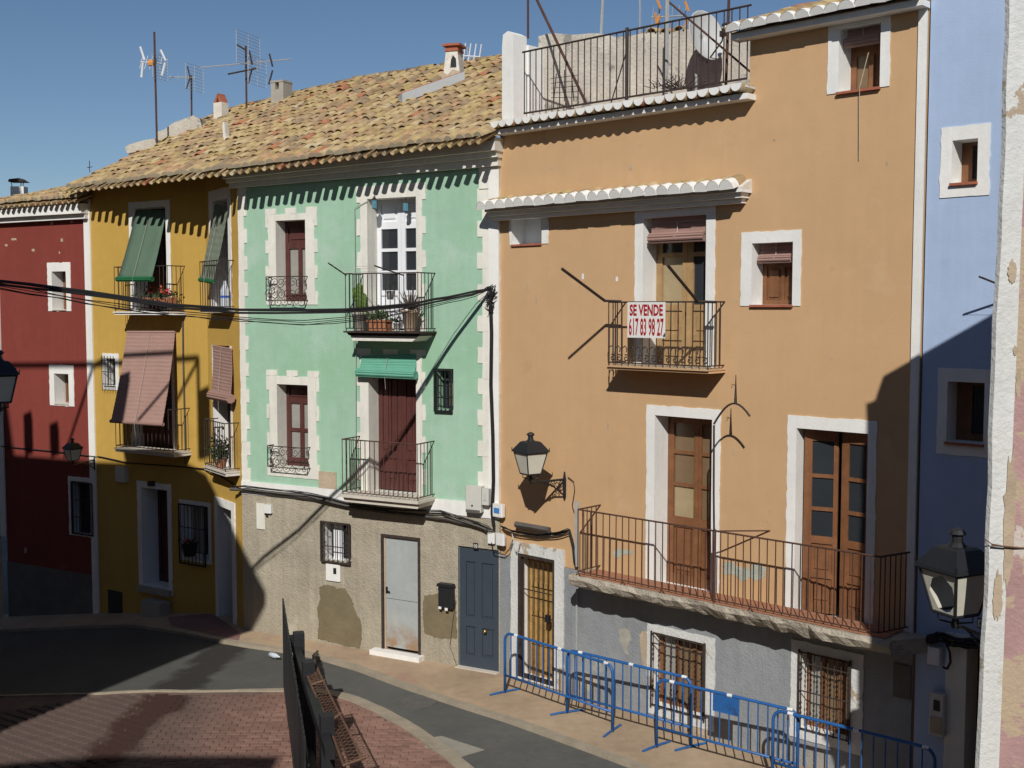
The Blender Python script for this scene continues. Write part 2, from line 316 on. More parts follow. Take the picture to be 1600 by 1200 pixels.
# ---------------------------------------------------------------- building helpers
def cells(us, vs, holes):
    us = sorted(set([us[0], us[1]]+[max(us[0], min(us[1], h[i])) for h in holes for i in (0, 2)]))
    vs = sorted(set([vs[0], vs[1]]+[max(vs[0], min(vs[1], h[i])) for h in holes for i in (1, 3)]))
    for i in range(len(us)-1):
        for j in range(len(vs)-1):
            cu, cv = (us[i]+us[i+1])/2, (vs[j]+vs[j+1])/2
            if us[i+1]-us[i] < 1e-5 or vs[j+1]-vs[j] < 1e-5: continue
            if not any(h[0] < cu < h[2] and h[1] < cv < h[3] for h in holes):
                yield us[i], vs[j], us[i+1], vs[j+1]
def facade(parent, mat, u0, u1, v0, v1, holes=(), name='wall', y=0, back=None):
    m = MB()
    for a, b, c, d in cells((u0, u1), (v0, v1), holes): m.quad((a, y, b), (c, y, b), (c, y, d), (a, y, d))
    if back:
        m.quad((u0, y, v0), (u0, y, v1), (u0, back, v1), (u0, back, v0)); m.quad((u1, y, v0), (u1, back, v0), (u1, back, v1), (u1, y, v1))
        m.quad((u0, back, v0), (u0, back, v1), (u1, back, v1), (u1, back, v0))
    return m.build(name, mat, parent)
def house(W, name, label): return thing(name, label, 'house', (W.o.x, W.o.y, 0), W.a)
def reveal(parent, r, depth, mat='white', name='window', back=None):
    u0, v0, u1, v1 = r; m = MB(); d = depth
    m.quad((u0, 0, v0), (u0, d, v0), (u0, d, v1), (u0, 0, v1)); m.quad((u1, 0, v0), (u1, 0, v1), (u1, d, v1), (u1, d, v0))
    m.quad((u0, 0, v1), (u0, d, v1), (u1, d, v1), (u1, 0, v1)); m.quad((u0, 0, v0), (u1, 0, v0), (u1, d, v0), (u0, d, v0))
    if back: m.quad((u0, d, v0), (u1, d, v0), (u1, d, v1), (u0, d, v1), 1)
    return m.build(name, [mat, back] if back else mat, parent)
def surround(parent, ro, ri, mat='white', proud=.012, name='surround'):
    m = MB(); a, b, c, d = ro; e, f, g, h = ri; y0, y1 = -proud, -.0005; J = lambda: random.gauss(0, .0045)
    def edge(p, q, nrm):        # slightly wandering brush edge from p to q
        n = max(2, int((Vector(q)-Vector(p)).length/.07)); return [(p[0]+(q[0]-p[0])*k/n+nrm[0]*(J() if 0 < k < n else 0), p[1]+(q[1]-p[1])*k/n+nrm[1]*(J() if 0 < k < n else 0)) for k in range(n)]
    if e-a > .005: m.prism(edge((a, d), (a, b), (1, 0))+[(a, b), (e, b), (e, d)], y0, y1)
    if c-g > .005: m.prism([(g, d), (g, b), (c, b)]+edge((c, b), (c, d), (1, 0))[1:]+[(c, d)], y0, y1)
    if d-h > .005: m.prism(edge((g, d), (e, d), (0, 1))+[(e, d), (e, h), (g, h)], y0, y1)
    if f-b > .005: m.prism(edge((e, b), (g, b), (0, 1))+[(g, b), (g, f), (e, f)], y0, y1)
    return m.build(name, mat, parent)
def leaf(parent, r, y, mat, panes, pane='panedark', th=.05, name='frame', panels=()):
    """wooden leaf: r=(u0,v0,u1,v1); panes/panels are fractional rects"""
    u0, v0, u1, v1 = r; W_, H_ = u1-u0, v1-v0
    hp = [(u0+W_*a, v0+H_*b, u0+W_*c, v0+H_*d) for a, b, c, d in panes]
    hq = [(u0+W_*a, v0+H_*b, u0+W_*c, v0+H_*d) for a, b, c, d in panels]
    m = MB()
    for a, b, c, d in cells((u0, u1), (v0, v1), hp+hq): m.box(a, y, b, c, y+th, d)
    o = m.build(name, mat, parent)
    for i, (a, b, c, d) in enumerate(hp):
        pm = pane[i] if isinstance(pane, list) else pane
        box_m('pane', pm, a, y+th*.55, b, c, y+th*.55+.006, d, parent)
    for a, b, c, d in hq:
        q = MB().box(a, y+.022, b, c, y+.03, d); e = .18*min(c-a, d-b); q.box(a+e, y+.006, b+e, c-e, y+.0215, d-e); q.build('panel', mat, parent)
    return o
def bars(parent, r, y, n, hs=(), rad=.007, mat='iron', frame=True, name='grille_bar'):
    u0, v0, u1, v1 = r
    me = MB().tube([(0, 0, 0), (0, 0, v1-v0)], rad, 5).mesh(name, mat)
    for i in range(n):
        inst(name, me, parent, (u0+(u1-u0)*(i+.5)/n if frame else u0+(u1-u0)*i/(n-1), y, v0))
    hm = MB().tube([(0, 0, 0), (u1-u0, 0, 0)], rad*1.15, 5).mesh('grille_rail', mat)
    for h in hs: inst('grille_rail', hm, parent, (u0, y-.006, v0+(v1-v0)*h))
    if frame:
        t = rad*1.6; m = MB()
        for a, b, c, d in ((u0-t, v0-t, u0+t, v1+t), (u1-t, v0-t, u1+t, v1+t), (u0+t, v1-t, u1-t, v1+t), (u0+t, v0-t, u1-t, v0+t)): m.box(a, y-t, b, c, y+t, d)
        m.build('grille_frame', mat, parent)
def scroll(c, r0, turns=1.6, a0=0, sgn=1, n=18):
    return [(c[0]+(r0*(1-.82*i/n))*math.cos(a0+sgn*turns*2*PI*i/n), c[1], c[2]+(r0*(1-.82*i/n))*math.sin(a0+sgn*turns*2*PI*i/n)) for i in range(n+1)]
def balcony(parent, u0, u1, d, vt, th, h, n, ns, mat='iron', slab='stone', rad=.007, floor=None, bevel=.0, name='balcony', ov=.03, sidel=True, sider=True):
    """slab top at vt, thickness th, projecting d; bars from vt to vt+h"""
    m = MB(); k = max(th*.35, .01)
    a, b = u0-ov, u1+ov
    m.box(a, -d-ov, vt-k, b, 0, vt)
    m.prism([(a+bevel, vt-th), (b-bevel, vt-th), (b-.01, vt-k-.0005), (a+.01, vt-k-.0005)], -d+bevel*.7, 0)
    o = m.build(name, slab, parent)
    if floor: box_m('floor_tiles', floor, u0+.02, -d+.02, vt+.001, u1-.02, -.002, vt+.012, o)
    z0 = vt+.045
    bm = MB().tube([(0, 0, 0), (0, 0, h-.045)], rad, 5).mesh('baluster', mat)
    for i in range(n): inst('baluster', bm, o, (u0+(u1-u0)*i/(n-1), -d, z0))
    for i in range(1, ns+1):
        if sidel: inst('baluster', bm, o, (u0, -d+d*i/(ns+1), z0))
        if sider: inst('baluster', bm, o, (u1, -d+d*i/(ns+1), z0))
    for nm, z, r in (('top_rail', vt+h, rad*1.5), ('bottom_rail', z0, rad*1.2)):
        pts = ([(u0, 0, z)] if sidel else [])+[(u0, -d, z), (u1, -d, z)]+([(u1, 0, z)] if sider else [])
        mm = MB()
        for p, q in zip(pts, pts[1:]): mm.tube([p, q], r, 6)
        mm.build(nm, mat, o)
    fm = MB()
    for x in (u0, u1): fm.tube([(x, -d+.01, vt-.004), (x, -d+.01, z0)], rad*1.2, 5)
    fm.build('foot', mat, o)
    return o
def jbox(name, mat, a, z0, b, z1, parent):
    g_ = lambda: random.gauss(0, .004); q = []
    for (x0, y0), (x1, y1) in zip(((a, z0), (b, z0), (b, z1), (a, z1)), ((b, z0), (b, z1), (a, z1), (a, z0))):
        for t in (0, .33, .67): q.append((x0+(x1-x0)*t+g_(), y0+(y1-y0)*t+g_()*.6))
    return MB().prism(q, -.012+random.uniform(-.003, .003), -.0005).build(name, mat, parent)
def quoins(parent, u0, uw, us, v0, v1, n, mat='cream', left=True, phase=0, name='quoin', skip=()):
    """toothed strip: full block height, alternate widths uw / us"""
    h = (v1-v0)/n
    for i in range(n):
        w_ = uw if (i+phase) % 2 == 0 else us
        a, b = (u0, u0+w_) if left else (u0-w_, u0)
        jbox(name, mat, a, v0+h*i-.002, b, v0+h*(i+1)+.002, parent)

# ---------------------------------------------------------------- roof tiles
def tile_mesh(L=.42, R0=.082, R1=.068, H=.068, cap=None, flip=False, seg=6, th=.016, mat='tile', lip=0):
    m = MB(); vs = []
    for (y, R, hh) in ((0, R0, H), (L, R1, H*.85)):
        for k in range(seg+1):
            q = PI*k/seg; vs.append((-R*math.cos(q), y, hh*math.sin(q)))
    for (y, R, hh) in ((0, R0-th, H-th), (L, R1-th, H*.85-th)):
        for k in range(seg+1):
            q = PI*k/seg; vs.append((-R*math.cos(q), y, hh*math.sin(q)))
    n = seg+1; fs = []
    for k in range(seg):
        fs += [(k, k+1, n+k+1, n+k), (2*n+k+1, 2*n+k, 3*n+k, 3*n+k+1), (k+1, k, 2*n+k, 2*n+k+1)]
    mi = [0]*len(fs)
    if flip: vs = [(x, y, -z) for x, y, z in vs]
    m.add(vs, fs)
    if cap:
        sg = -1 if flip else 1
        pts = [(-(R0-.004)*math.cos(PI*k/seg), -.006, sg*(H-.003)*math.sin(PI*k/seg)) for k in range(seg+1)]
        m.add(pts, [tuple(range(seg+1))], 1)
        pts2 = [(x, .05, z) for x, y, z in pts]
        m.add(pts+pts2, [(k, k+1, n+k+1, n+k) for k in range(seg)], 1)
        if lip:     # whitewashed lower end
            e = lambda y, R, hh: [(-(R+.003)*math.cos(PI*k/seg), y, sg*(hh+.003)*math.sin(PI*k/seg)) for k in range(seg+1)]
            m.add(e(-.006, R0, H)+e(lip, R0+(R1-R0)*lip/L, H*(1-.15*lip/L)), [(k, k+1, n+k+1, n+k) for k in range(seg)], 1)
    return m.mesh('roof_tile', [mat, cap] if cap else mat, True)
TILE = tile_mesh(); TILES = [TILE, tile_mesh(.40, .086, .07, .073), tile_mesh(.43, .078, .064, .064)]
EAVE = tile_mesh(.40, .086, .07, .073, cap='tilemortar'); CANAL = tile_mesh(.40, .052, .06, .06, flip=True, th=.014)
def roof_patch(parent, inv, eL, eR, rR, rL, ncol, nrow, nobj=300, name='roof'):
    eL, eR, rR, rL = [inv @ Vector(p) for p in (eL, eR, rR, rL)]
    def P(s, t): return (eL*(1-s)+eR*s)*(1-t)+(rL*(1-s)+rR*s)*t
    m = MB(); nc = ncol*4
    for i in range(nrow*2+1):
        for j in range(nc+1):
            s_ = j/nc; p = P(s_, max(.04, i/(nrow*2))); ph = (j % 4)
            z = {0: -.085, 1: -.055, 2: -.03, 3: -.055}[ph]
            m.v.append(tuple(p+Vector((0, 0, z-(.02 if i % 2 else 0)))))
    w_ = nc+1
    m.f = [(i*w_+j, i*w_+j+1, (i+1)*w_+j+1, (i+1)*w_+j) for i in range(nrow*2) for j in range(nc)]; m.m = [0]*len(m.f)
    # underside of the eave
    n0 = len(m.v); q = [P(0, .04), P(1, .04), P(1, .14), P(0, .14)]
    m.add([p+Vector((0, 0, -.10)) for p in q], [(0, 1, 2, 3)])
    roof = m.build(name, 'tilebase', parent)
    big = MB(); cnt = 0
    for i in range(nrow):
        for j in range(ncol):
            s_ = (j+.5)/ncol; t = i/nrow
            p = P(s_, t); q = P(s_, min(1, t+1/nrow)); d = (q-p).normalized(); c = (P(min(1, s_+.01), t)-P(s_-.01, t)).normalized()
            n = c.cross(d).normalized(); c = d.cross(n)
            jit = random.gauss(0, .035); tl = random.gauss(-.045, .018)
            R = Matrix((c, d, n)).transposed() @ Matrix.Rotation(jit, 3, 'Z') @ Matrix.Rotation(tl, 3, 'X')
            pos = p-d*random.uniform(.0, .06)+n*(.012+random.uniform(-.008, .012))+c*random.gauss(0, .008)
            X = Matrix.Translation(pos) @ R.to_4x4() @ Matrix.Diagonal((random.uniform(.94, 1.08), random.uniform(.95, 1.1), random.uniform(.9, 1.12), 1))
            tm = random.choice(TILES)
            if i == 0: tm = EAVE; X = Matrix.Translation(d*.10+n*.01) @ X
            if cnt < nobj:
                o = bpy.data.objects.new('roof_tile', tm); COL.objects.link(o); o.parent = roof; o.matrix_local = X; cnt += 1
            else:
                big.add([X @ v.co for v in tm.vertices], [tuple(f.vertices) for f in tm.polygons])
    for j in range(ncol+1):
        s_ = min(.999, max(.001, j/ncol)); p = P(s_, 0); d = (P(s_, .05)-p).normalized(); c = (P(min(1, s_+.01), 0)-P(max(0, s_-.01), 0)).normalized(); n = c.cross(d).normalized(); c = d.cross(n)
        X = Matrix.Translation(p-d*random.uniform(.05, .085)-n*.012) @ (Matrix((c, d, n)).transposed() @ Matrix.Rotation(random.gauss(0, .03), 3, 'Z')).to_4x4()
        o = bpy.data.objects.new('canal_tile', CANAL); COL.objects.link(o); o.parent = roof; o.matrix_local = X
    if big.v:
        o = big.build('roof_tiles', 'tile', roof, True); tag(o, kind='stuff')
    return roof
def eave_row(parent, W, u0, u1, y, v, n, me, name='eave', tilt=.25, yaw=0):
    for i in range(n):
        o = inst('roof_tile', me, parent, (u0+(u1-u0)*(i+.5)/n+random.gauss(0, .004), y+random.uniform(-.012, .012), v+random.uniform(-.006, .006)), (tilt+random.gauss(0, .02), random.gauss(0, .03), random.gauss(0, .03)))

# ================================================================ GROUND
def sheet(name, mat, A, B, nv, dz, label_kind='structure'):
    """strip between polylines A and B (lists of (x,y) of equal length), draped on the ground"""
    m = MB(); n = len(A)
    for a, b in zip(A, B):
        for k in range(nv+1):
            x, y = a[0]+(b[0]-a[0])*k/nv, a[1]+(b[1]-a[1])*k/nv; m.v.append((x, y, gz(x, y)+dz))
    m.f = [(i*(nv+1)+k, (i+1)*(nv+1)+k, (i+1)*(nv+1)+k+1, i*(nv+1)+k+1) for i in range(n-1) for k in range(nv)]; m.m = [0]*len(m.f)
    return tag(m.build(name, mat), kind=label_kind)
def resample(pts, n):
    pts = [Vector((p[0], p[1])) for p in pts]; d = [0]
    for a, b in zip(pts, pts[1:]): d.append(d[-1]+(b-a).length)
    out = []
    for i in range(n+1):
        t = d[-1]*i/n; k = 0
        while k < len(pts)-2 and d[k+1] < t: k += 1
        f = (t-d[k])/max(1e-6, d[k+1]-d[k]); p = pts[k].lerp(pts[k+1], f); out.append((p.x, p.y))
    return out
xs = [-400, -120, -60, -30, -20]+[-16+i for i in range(22)]+[8, 15, 30, 80, 400]
m = MB()
ys = [-400, -80, -20, 0, 8, 14, 20, 26, 40, 100, 500]
for y in ys:
    for x in xs: m.v.append((x, y, gz(x, y)-.07))
nx = len(xs); m.f = [(j*nx+i, j*nx+i+1, (j+1)*nx+i+1, (j+1)*nx+i) for j in range(len(ys)-1) for i in range(nx-1)]; m.m = [0]*len(m.f)
tag(m.build('ground', 'ground'), kind='structure')
far_px = [(-160, 990), (0, 986), (110, 980), (215, 977), (270, 986), (340, 1001), (380, 1008), (480, 1022), (560, 1045), (640, 1075), (720, 1102), (800, 1127), (900, 1163), (1000, 1200), (1150, 1258), (1300, 1320), (1450, 1390)]
near_px = [(-160, 1092), (0, 1087), (140, 1084), (280, 1080), (420, 1078), (480, 1077), (515, 1081), (550, 1091), (590, 1108), (640, 1135), (700, 1178), (740, 1212), (800, 1275), (880, 1380)]
FAR = resample([gpt(*p) for p in far_px], 48); NEAR = resample([gpt(*p) for p in near_px], 48)
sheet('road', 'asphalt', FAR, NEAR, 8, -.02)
base = resample([(R0[0]-3, R0[1]+1.7), R0, Y0, Y1, G0, O0, O1, B1], 48)
base = [(x+.15*.5, y+.15*.85) for x, y in base]
FAR2 = resample([(R0[0]-3.5, R0[1]-.6)]+[tuple(gpt(*p)[:2]) for p in far_px[1:]], 48)
sheet('pavement', 'pavement', base, FAR, 5, .03)
def strip(name, mat, line, w, h, dz):
    m = MB(); n = len(line); L = []
    for i, p in enumerate(line):
        a = Vector(line[max(0, i-1)]); b = Vector(line[min(n-1, i+1)]); t = (b-a).normalized(); nn = Vector((-t.y, t.x))
        ww = w(p[0]) if callable(w) else w
        for s_, z in ((-ww/2, dz), (-ww/2, dz+h), (ww/2, dz+h), (ww/2, dz)):
            q = Vector(p)+nn*s_; L.append((q.x, q.y, gz(q.x, q.y)+z+random.uniform(-.004, .004)))
    m.add(L, [(i*4+k, i*4+k+1, (i+1)*4+k+1, (i+1)*4+k) for i in range(n-1) for k in range(3)])
    return tag(m.build(name, mat), kind='structure')
strip('kerb', 'kerb', resample(FAR, 90), .12, .10, -.06)
strip('kerb_edging', 'kerb', resample(NEAR, 90), lambda x: .05+.15*max(0, min(1, (x+4.2)/1.6)), .068, -.06)
# red-paved apron in front of the yellow house
sheet('pavement_apron', 'redpave', [gpt(*p)[:2] for p in resample([(262, 967), (330, 961), (352, 975), (376, 992)], 12)], [gpt(*p)[:2] for p in resample([(268, 981), (325, 993), (345, 999), (373, 1004)], 12)], 3, .036)
# concrete patch and manhole in the road, patch of repaired asphalt
for nm, mt, px in (('concrete_patch', 'patch', [(622, 1160), (690, 1148), (758, 1170), (690, 1190), (640, 1172)]),):
    q = [gpt(*p) for p in px]
    m = MB(); m.add([(p.x, p.y, gz(p.x, p.y)-.015) for p in q], [tuple(range(len(q)))]); tag(m.build(nm, mt), kind='structure')
mp = gpt(650, 1094)
o = MB().lathe([(.30, 0), (.30, .006), (.245, .006), (.245, .002), (.235, .002), (.235, .006), (.0, .006)], 28, (0, 0, 0)).build('manhole_cover', 'manhole', None, False, (mp.x, mp.y, mp.z-.02))
tag(o, 'round flush manhole cover in the grey road', 'manhole cover')
# brick plaza: each paver its own edges; the nearest ones single objects
plaza = thing('plaza', None, None); plaza['kind'] = 'structure'
bed = [(p[0], p[1]-9) for p in NEAR]
o = sheet('paver_bed', 'joints', NEAR, bed, 8, -.017); o.parent = plaza; del o['kind']
def near_y(x):
    best = None
    for a, b in zip(NEAR, NEAR[1:]):
        if min(a[0], b[0]) <= x <= max(a[0], b[0]) and abs(b[0]-a[0]) > 1e-6:
            y = a[1]+(b[1]-a[1])*(x-a[0])/(b[0]-a[0]); best = y if best is None else max(best, y)
    return best
PV = [MB().box(-.097, -.047, -.03, .097, .047, 0).mesh('paver', 'paver')]
pa = math.radians(2); big = MB(); cand = []
for j in range(60):
    for i in range(-60, 24):
        x0, y0 = -2.0+(i+(.5 if j % 2 else 0))*.202, 17.4-j*.1015
        x = x0*math.cos(pa)-(y0-16)*math.sin(pa); y = 16+(y0-16)*math.cos(pa)+x0*math.sin(pa)*.3
        ny = near_y(x)
        if ny is None or y > ny-.13 or y < 12.2: continue
        if abs(x) > .46*y+.3: continue
        cand.append((x, y))
vis = [c for c in cand if c[1] > 14.35 and abs(c[0]) < .445*c[1]]
vis.sort(key=lambda c: c[1]); single = set(vis[:300])
for x, y in cand:
    z = gz(x, y)-.006+random.uniform(-.003, .003); rx, ry, rz = random.gauss(0, .008), random.gauss(0, .008), pa+random.gauss(0, .012)
    if (x, y) in single:
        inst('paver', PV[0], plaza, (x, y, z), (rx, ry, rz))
    else:
        X = Matrix.Translation((x, y, z)) @ Matrix.Rotation(rz, 4, 'Z') @ Matrix.Rotation(rx, 4, 'X')
        big.add([X @ v.co for v in PV[0].vertices], [tuple(f.vertices) for f in PV[0].polygons])
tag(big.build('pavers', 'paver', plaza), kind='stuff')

# ================================================================ RED HOUSE
H = house(WR, 'red_house', 'dark red plastered house with small white-edged windows at the left edge'); W = WR
uR0 = W.u(4, 600)
w1o, w1 = W.rect(75, 410, 111, 486), W.rect(82, 424, 104, 485)
w2o, w2 = W.rect(78, 570, 116, 634), W.rect(85.5, 584, 108, 632)
w3o, w3 = W.rect(108, 746, 151, 838), W.rect(112.5, 753, 148, 836)
zp = .25
facade(H, 'red', uR0, W.L, zp, 8.1, [w1, w2, w3], back=7)
box_m('plinth', 'dark_plinth', uR0, -.02, -1.2, W.L, 7, zp, H)
for ro, r in ((w1o, w1), (w2o, w2)):
    wd = reveal(H, r, .30); surround(wd, ro, r)
    leaf(wd, (r[0]+.02, r[1]+.01, r[2]-.02, r[3]-.02), .26, 'wood', [(.14, .1, .86, .92)], 'panegrey')
    box_m('sill', 'stone', r[0], -.03, r[1], r[2], .28, r[1]+.02, wd)
wd = reveal(H, w3, .22); surround(wd, w3o, w3)
leaf(wd, w3, .2, 'darkwood', [(.08, .05, .47, .95), (.53, .05, .92, .95)]); bars(wd, (w3[0]+.03, w3[1]+.02, w3[2]-.03, w3[3]-.02), -.03, 7, (.33, .67), .008)
u = W.u(145, 330)
box_m('corner_strip', 'white', W.L-.13, -.03, -1.2, W.L-.002, -.0005, 8.05, H)
box_m('corner_strip', 'white', uR0-.18, -.03, .8, uR0-.001, .3, 8.0, H)
cm = MB(); cm.box(uR0-3, -.22, 7.66, W.L+.03, .0, 7.86); cm.box(uR0-3, -.12, 7.56, W.L+.02, -.001, 7.659); cm.build('cornice', 'white', H)
facade(H, 'bare', uR0-4.5, uR0-.19, -1.2, 8.0, [], 'neighbour_wall')
inv = H.matrix_world.inverted() if False else (Matrix.Translation((W.o.x, W.o.y, 0)) @ Matrix.Rotation(W.a, 4, 'Z')).inverted()
roof_patch(H, inv, W.w(uR0-1.6, -.34, 7.90), W.w(W.L+.05, -.34, 7.93), W.w(W.L+.75, 2.0, 8.95), W.w(uR0-1.2, 2.0, 8.32), 27, 8, 216)

RED_CHIPS = ((81, 349, 4, 4), (97, 375, 4, 5), (22, 374, 8, 3), (112, 347, 4, 3), (52, 391, 4, 4), (40, 860, 4, 8), (93, 395, 2, 4), (10, 383, 4, 3))
# ================================================================ YELLOW HOUSE (two wall faces)
H = house(WY, 'yellow_house', 'mustard yellow house with blinds and small iron balconies on its bent front'); W = WY
HY = H; invY = (Matrix.Translation((W.o.x, W.o.y, 0)) @ Matrix.Rotation(W.a, 4, 'Z')).inverted()
aU0, aU = W.rect(203, 314, 267, 487), W.rect(212, 324, 260.5, 486)
aL0, aL = W.rect(203, 514, 276, 703), W.rect(205, 520, 269, 702)
gr0, gr = W.rect(161, 552, 186, 609), W.rect(165, 560, 181, 603)
dr0, dr = W.rect(216, 754, 269, 926), W.rect(222.5, 764, 263, 917)
wn0, wn_ = W.rect(281, 783, 331, 878), W.rect(285, 789, 326, 873)
aL = (aL[0], aL[1], aL[2], aL[3]-.05)
facade(H, 'yellow', 0.0, W.L, -1.2, 8.2, [aU, aL, gr, dr, wn_], back=7)
wd = reveal(H, aU, .3); surround(wd, aU0, aU)
leaf(wd, aU, .28, 'darkwood', [(.08, .4, .46, .95), (.54, .4, .92, .95)], panels=[(.1, .06, .45, .34), (.55, .06, .9, .34)])
wd = reveal(H, aL, .28, name='window'); surround(wd, (aL[0], aL[1], aL[2]+.06, aL[3]), aL)
leaf(wd, aL, .26, 'darkwood', [(.08, .35, .46, .95), (.54, .35, .92, .95)], panels=[(.1, .06, .45, .3), (.55, .06, .9, .3)])
wd = reveal(H, gr, .2, back='panedark'); surround(wd, gr0, gr)
bars(wd, (gr[0]-.02, gr[1]-.10, gr[2]+.02, gr[3]+.05), -.07, 5, (.2, .55, .88), .008, frame=False)
dp = reveal(H, dr, .42, name='door'); surround(dp, dr0, dr)
leaf(dp, dr, .4, 'redwood', [], panels=[(.1, .55, .45, .93), (.55, .55, .9, .93), (.1, .08, .45, .48), (.55, .08, .9, .48)])
box_m('notice', 'noticegreen', dr[2]-.17, .385, W.v(257, 828), dr[2]-.03, .395, W.v(257, 804), dp)
box_m('door_lamp', 'iron', (dr0[0]+dr0[2])/2-.05, -.12, dr0[3]-.06, (dr0[0]+dr0[2])/2+.05, -.013, dr0[3]+.03, dp)
sm = MB(); sm.box(dr[0]+.25, -.28, -1, dr0[2]-.05, -.02, dr[1]-.22); sm.box(dr0[0]+.04, -.10, dr[1]-.12, dr0[2]-.02, -.013, dr[1]-.005); sm.build('step', 'greypot', dp)
wd = reveal(H, wn_, .2); surround(wd, wn0, wn_)
leaf(wd, wn_, .18, 'whitewood', [(.08, .05, .47, .95), (.53, .05, .92, .95)], ['panegrey', 'panedark'])
bars(wd, (wn_[0]+.0, wn_[1]-.1, wn_[2]-.02, wn_[3]+.0), -.08, 7, (.22, .62), .008)
box_m('vent_hatch', 'black', *[W.rect(170, 923, 191, 961)[i] if k == 'u' else k for k, i in (('u', 0), (-.02, 0), ('u', 1), ('u', 2), (-.001, 0), ('u', 3))], H)
o = balcony(H, W.u(179, 450, .42), W.u(262, 450, .42), .42, W.v(224, 487, .42), .06, .86, 15, 3, slab='white')
o = balcony(H, W.u(181, 680, .42), W.u(270, 680, .42), .42, W.v(230, 704, .42), .08, .82, 15, 3, slab='stone')
box_m('corner_strip', 'white', .001, -.03, -1.2, .05, -.0005, 8.05, H)
W = WJ; JT = Matrix.Translation((WJ.o.x, WJ.o.y, 0)) @ Matrix.Rotation(WJ.a, 4, 'Z')
def side_part(o): o.matrix_local = invY @ JT; return o
jU0, jU = W.rect(328, 295, 362, 487), W.rect(334, 312, 357.5, 486)
jL0, jL = W.rect(333, 535, 363, 735), W.rect(335, 540, 361, 734)
jD0, jD = W.rect(338.5, 790, 369.5, 985), W.rect(343, 808, 365, 985)
jD0, jD = (jD0[0], -.5, jD0[2], 2.25), (jD[0], -.5, jD[2], 2.1)
side_part(facade(H, 'yellow', 0, W.L, -1.2, 8.25, [jU, jL, jD]))
side_part(MB().add([(0, 0, 8.2505), (W.L, 0, 8.2505), (W.L, 0, 8.27), (0, 0, 8.50), (0, .1, 8.50)], [(0, 1, 2, 3)]).build('wall_head', 'yellow', H))
MB().add([(0, 0, 8.2005), (WY.L, 0, 8.2005), (WY.L, 0, 8.50), (0, 0, 8.22)], [(0, 1, 2, 3)]).build('wall_head', 'yellow', H)
wd = side_part(reveal(H, jU, .3)); surround(wd, jU0, jU)
leaf(wd, jU, .28, 'darkwood', [(.1, .4, .9, .95)], panels=[(.12, .06, .88, .34)])
wd = side_part(reveal(H, jL, .28)); surround(wd, (jL[0]-.05, jL[1], jL[2]+.07, jL[3]), jL)
leaf(wd, jL, .26, 'darkwood', [(.1, .35, .9, .95)])
dp = side_part(reveal(H, jD, .3, name='door')); surround(dp, jD0, jD, proud=.03)
leaf(dp, jD, .28, 'darkwood', [(.1, .55, .9, .93)], panels=[(.12, .1, .88, .5)])
side_part(balcony(H, .42, 1.40, .27, W.v(345, 483, .2), .06, .86, 9, 2, slab='white'))
side_part(balcony(H, .50, 1.52, .27, W.v(345, 733, .2), .08, .86, 10, 2, slab='stone'))
EJ = WG.w(.12, -.62, 8.06)
RM = WG.w(-.75, 4.5, 10.55)
roof_patch(H, invY, WY.w(-.02, -.52, 8.10), EJ, RM, WY.w(-.75, 4.3, 10.35), 23, 19, 300)

# ================================================================ GREEN HOUSE
H = house(WG, 'green_house', 'mint green house with toothed cream surrounds above a grey rendered ground floor'); W = WG
HG = H; invG = (Matrix.Translation((W.o.x, W.o.y, 0)) @ Matrix.Rotation(W.a, 4, 'Z')).inverted()
ul0, ul = W.rect(420, 334, 492, 476), W.rect(432, 344, 478, 471)
ur0, ur = W.rect(564, 288, 660, 522), W.rect(575, 309, 651, 522)
ll0, ll = W.rect(422, 588, 495, 746), W.rect(434, 601, 482, 731)
lr0, lr = W.rect(564, 555, 660, 778), W.rect(577, 563, 651, 780)
sg = W.rect(681, 576, 708.5, 640)
gw = W.rect(507, 818, 549.5, 876); gd = W.rect(597, 837, 658, 1022); bd = W.rect(717, 856, 780, 1051)
vb = 2.58
ul = (ul[0], ul[1], ul[2], ul[3]); ur = (ur[0], 5.40, ur[2], ur[3]); lr = (lr[0], 2.72, lr[2], lr[3])
facade(H, 'green', 0, W.L, vb, 8.3, [ul, ur, ll, lr, sg], back=7)
bd = (bd[0], .0, min(bd[2], W.L-.02), bd[3]); gd = (gd[0], .1, gd[2], gd[3])
facade(H, 'grey_render', 0, W.L, -.6, vb, [gw, gd, bd], 'rendered_base', y=-.015)
def teeth(wd, ro, n, k, w_=.09, top=True):
    """alternate blocks that stick out of the sides of a surround"""
    h = (ro[3]-ro[1])/n
    for i in range(n):
        if i % 2 == k:
            z0, z1 = ro[1]+h*i, ro[1]+h*(i+1)
            jbox('surround_block', 'cream', ro[0]-w_, z0, ro[0]-.001, z1, wd); jbox('surround_block', 'cream', ro[2]+.001, z0, ro[2]+w_, z1, wd)
    if top:
        c = (ro[0]+ro[2])/2; b = (ro[2]-ro[0]+2*w_)*.105
        for x in (ro[0]-w_+b, c, ro[2]+w_-b): jbox('surround_block', 'cream', x-b, ro[3]+.001, x+b, ro[3]+.10, wd)
wd = reveal(H, ul, .26, 'cream'); surround(wd, ul0, ul, 'cream'); teeth(wd, ul0, 7, 0, .06)
leaf(wd, ul, .24, 'redwood', [(.14, .10, .44, .66), (.56, .10, .86, .66)], 'panegrey', panels=[(.1, .74, .9, .94)])
wd2 = reveal(H, ll, .26, 'cream'); surround(wd2, ll0, ll, 'cream'); teeth(wd2, ll0, 7, 0, .06)
leaf(wd2, ll, .24, 'redwood', [(.14, .10, .44, .42), (.56, .10, .86, .42), (.14, .46, .44, .76), (.56, .46, .86, .76)], 'panegrey', panels=[(.1, .82, .9, .95)])
